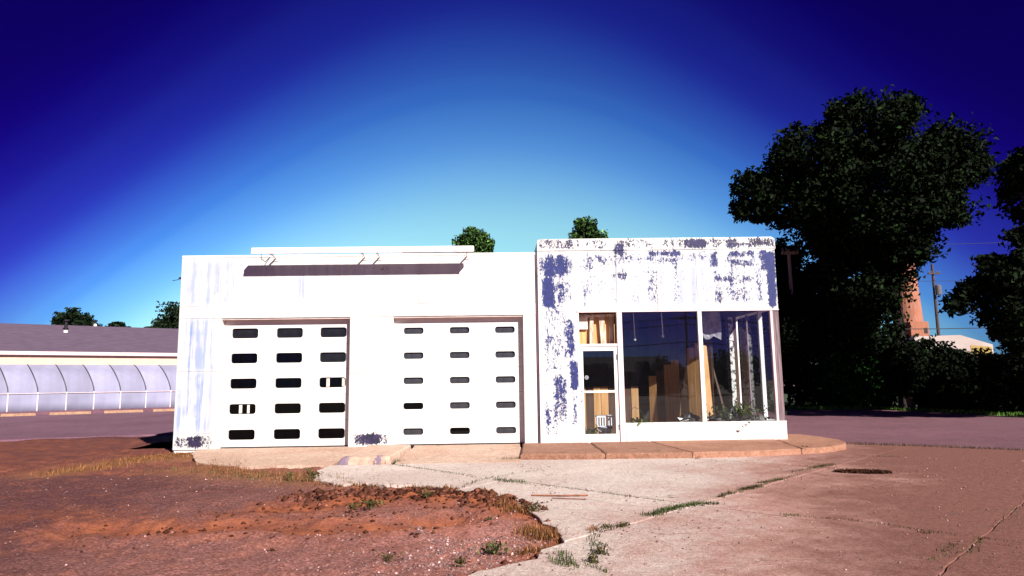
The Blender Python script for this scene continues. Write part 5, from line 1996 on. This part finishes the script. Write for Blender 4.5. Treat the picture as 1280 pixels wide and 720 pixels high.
# clods on the dirt ridge
n_ = 1820
C = np.concatenate([along(HEAP, 900, 0.22, RNG), along(SOIL2, 260, 0.45, RNG), along(SOIL1, 260, 0.5, RNG), along(DIRT_EDGE, 400, 0.08, RNG)])
C[:, 2] = dirt_height(C[:, 0], C[:, 1]) + 0.005
sz = np.abs(RNG.normal(0.016, 0.014, n_)) * np.where(np.arange(n_) < 900, 1.3, 0.75) + 0.004
V = C[:, None, :] + oct_[None] * sz[:, None, None] * RNG.uniform(0.6, 1.4, (n_, 6, 1))
Q = (np.arange(n_) * 6)[:, None, None] + fo[None]
M['clod'] = leaf_mat('dark_clods', (0.085, 0.030, 0.018))
tag(link('dirt_clods', np_mesh('dirt_clods', V.reshape(-1, 3), Q.reshape(-1, 3), M['clod'], tri=True)), 'dark broken clods along the dirt ridge', kind='stuff')

# low mat of rotted leaves on the concrete
n_ = 900
a = RNG.uniform(0, 2 * math.pi, n_)
rr = np.sqrt(RNG.random(n_))
c0, c1, c2 = G(1078, 590), G(1112, 590), G(1078, 594.5)
C = np.stack([c0.x + rr * np.cos(a) * 0.42, c0.y + rr * np.sin(a) * 0.20 - 0.1 * rr * np.cos(a), 0.006 + 0.02 * (1 - rr) * RNG.random(n_)], -1)
V, Q = leaf_quads(C, 0.06, RNG, 1.2, 0.6, 0.05)
M['rotleaf'] = leaf_mat('rotted_leaves', (0.055, 0.022, 0.012))
tag(link('leaf_litter', np_mesh('leaf_litter', V, Q, M['rotleaf'])), 'dark mat of rotted leaves on the concrete right of the long joint', kind='stuff')

# rusty rod lying on the slab
mb = MB()
mb.tube([G(664, 619, 0.012), G(700, 619.5, 0.014), G(735, 619, 0.012)], 0.011, 6)
mb.tube([G(690, 622.5, 0.012), G(733, 624, 0.012)], 0.007, 6)
tag(mb.build('rusty_rod', M['rust']), 'rusty double rod lying on the pale slab at the broken rim', 'rod')

# ------------------------------------------------------------------ across the street, seen mirrored in the show window
hx = 17.0
HS = empty('house', (hx, -62, 0))
tag(HS, 'low gabled house across the street mirrored in the show window', 'house')
mb = MB()
mb.box(-9, 9, -8, 0, -0.3, 2.8)
mb.build('wall', M['house'], HS)
mb = MB()
mb.add([(-9.6, 0.6, 2.7), (9.6, 0.6, 2.7), (9.6, -8.6, 2.7), (-9.6, -8.6, 2.7), (-7.5, -4, 4.9), (7.5, -4, 4.9)], [(0, 1, 5, 4), (2, 3, 4, 5), (1, 2, 5), (3, 0, 4), (3, 2, 1, 0)])
mb.build('roof', M['house_roof'], HS)
for x in (-6, -2.5, 4, 7):
    mb = MB()
    mb.box(x - 0.6, x + 0.6, 0.005, 0.06, 0.9, 2.2)
    mb.build('window', M['dark_int'], HS)
mb = MB()
mb.box(0.4, 1.4, 0.005, 0.06, 0, 2.1)
mb.build('door', M['plank_dark'], HS)
for px, dist_, top, w, lb, sd in ((855, 88, 446, 26, 'round tree beside the house across the street', 51), (905, 80, 450, 24, 'dark tree right of the mirrored house', 52), (775, 90, 452, 22, 'dark tree left of the mirrored house', 53), (945, 84, 440, 30, 'large dark tree mirrored near the window corner', 54)):
    yy = 32.0 - dist_
    s = dist_ / FPX
    x = (px - 640) * s
    zt = 1.5 + (474 - top) * s
    b = Vector((x, yy, 0))
    w_ = w * s
    tree('street_tree', b, [(0, 0, zt - w_ * 0.6, w_, w_, w_ * 0.6), (0.3 * w_, 0, zt * 0.45, w_, w_, zt * 0.4)], lb, 'tree', 'trees across the street', n_clump=50, per=60, clump_r=w_ * 0.35, leaf=0.5, mats=('leaf_big', 'leaf_dark'), trunk_r=0.2, seed=sd, limbs=5)
for x, yy, lb in ((17.5, -29.0, 'street lamp pole across the road mirrored in the right pane'), (-22.0, -29.0, 'utility pole across the road left of the mirrored house'), (52.0, -29.0, 'utility pole across the road far to the right')):
    o = pole('utility_pole', Vector((x, yy, 0)), 7.6, 0.13, lb, [7.0], 'pole_wood', arm_len=1.0)
    if x == 17.5:
        mb = MB()
        mb.tube([(0, 0, 4.4), (0.8, 0, 4.7), (1.7, 0, 4.75)], 0.04, 6)
        mb.obox((1.95, 0, 4.72), (1, 0, 0), (0, 1, 0), (0, 0, 1), 0.3, 0.12, 0.06)
        mb.build('lamp_arm', M['insul'], o)
for z, sg, y, lb in ((7.1, 0.9, -29.1, 'upper street power line mirrored in the shop glass'), (6.5, 0.9, -29.1, 'middle street power line mirrored in the shop glass'), (4.9, 0.8, -29.1, 'low street cable mirrored in the shop glass')):
    wire((-22, y, z), (17.5, y, z), sg, 0.035, lb, 'street power lines')
    wire((17.5, y, z), (52, y, z), sg, 0.035, lb + ', right span', 'street power lines')
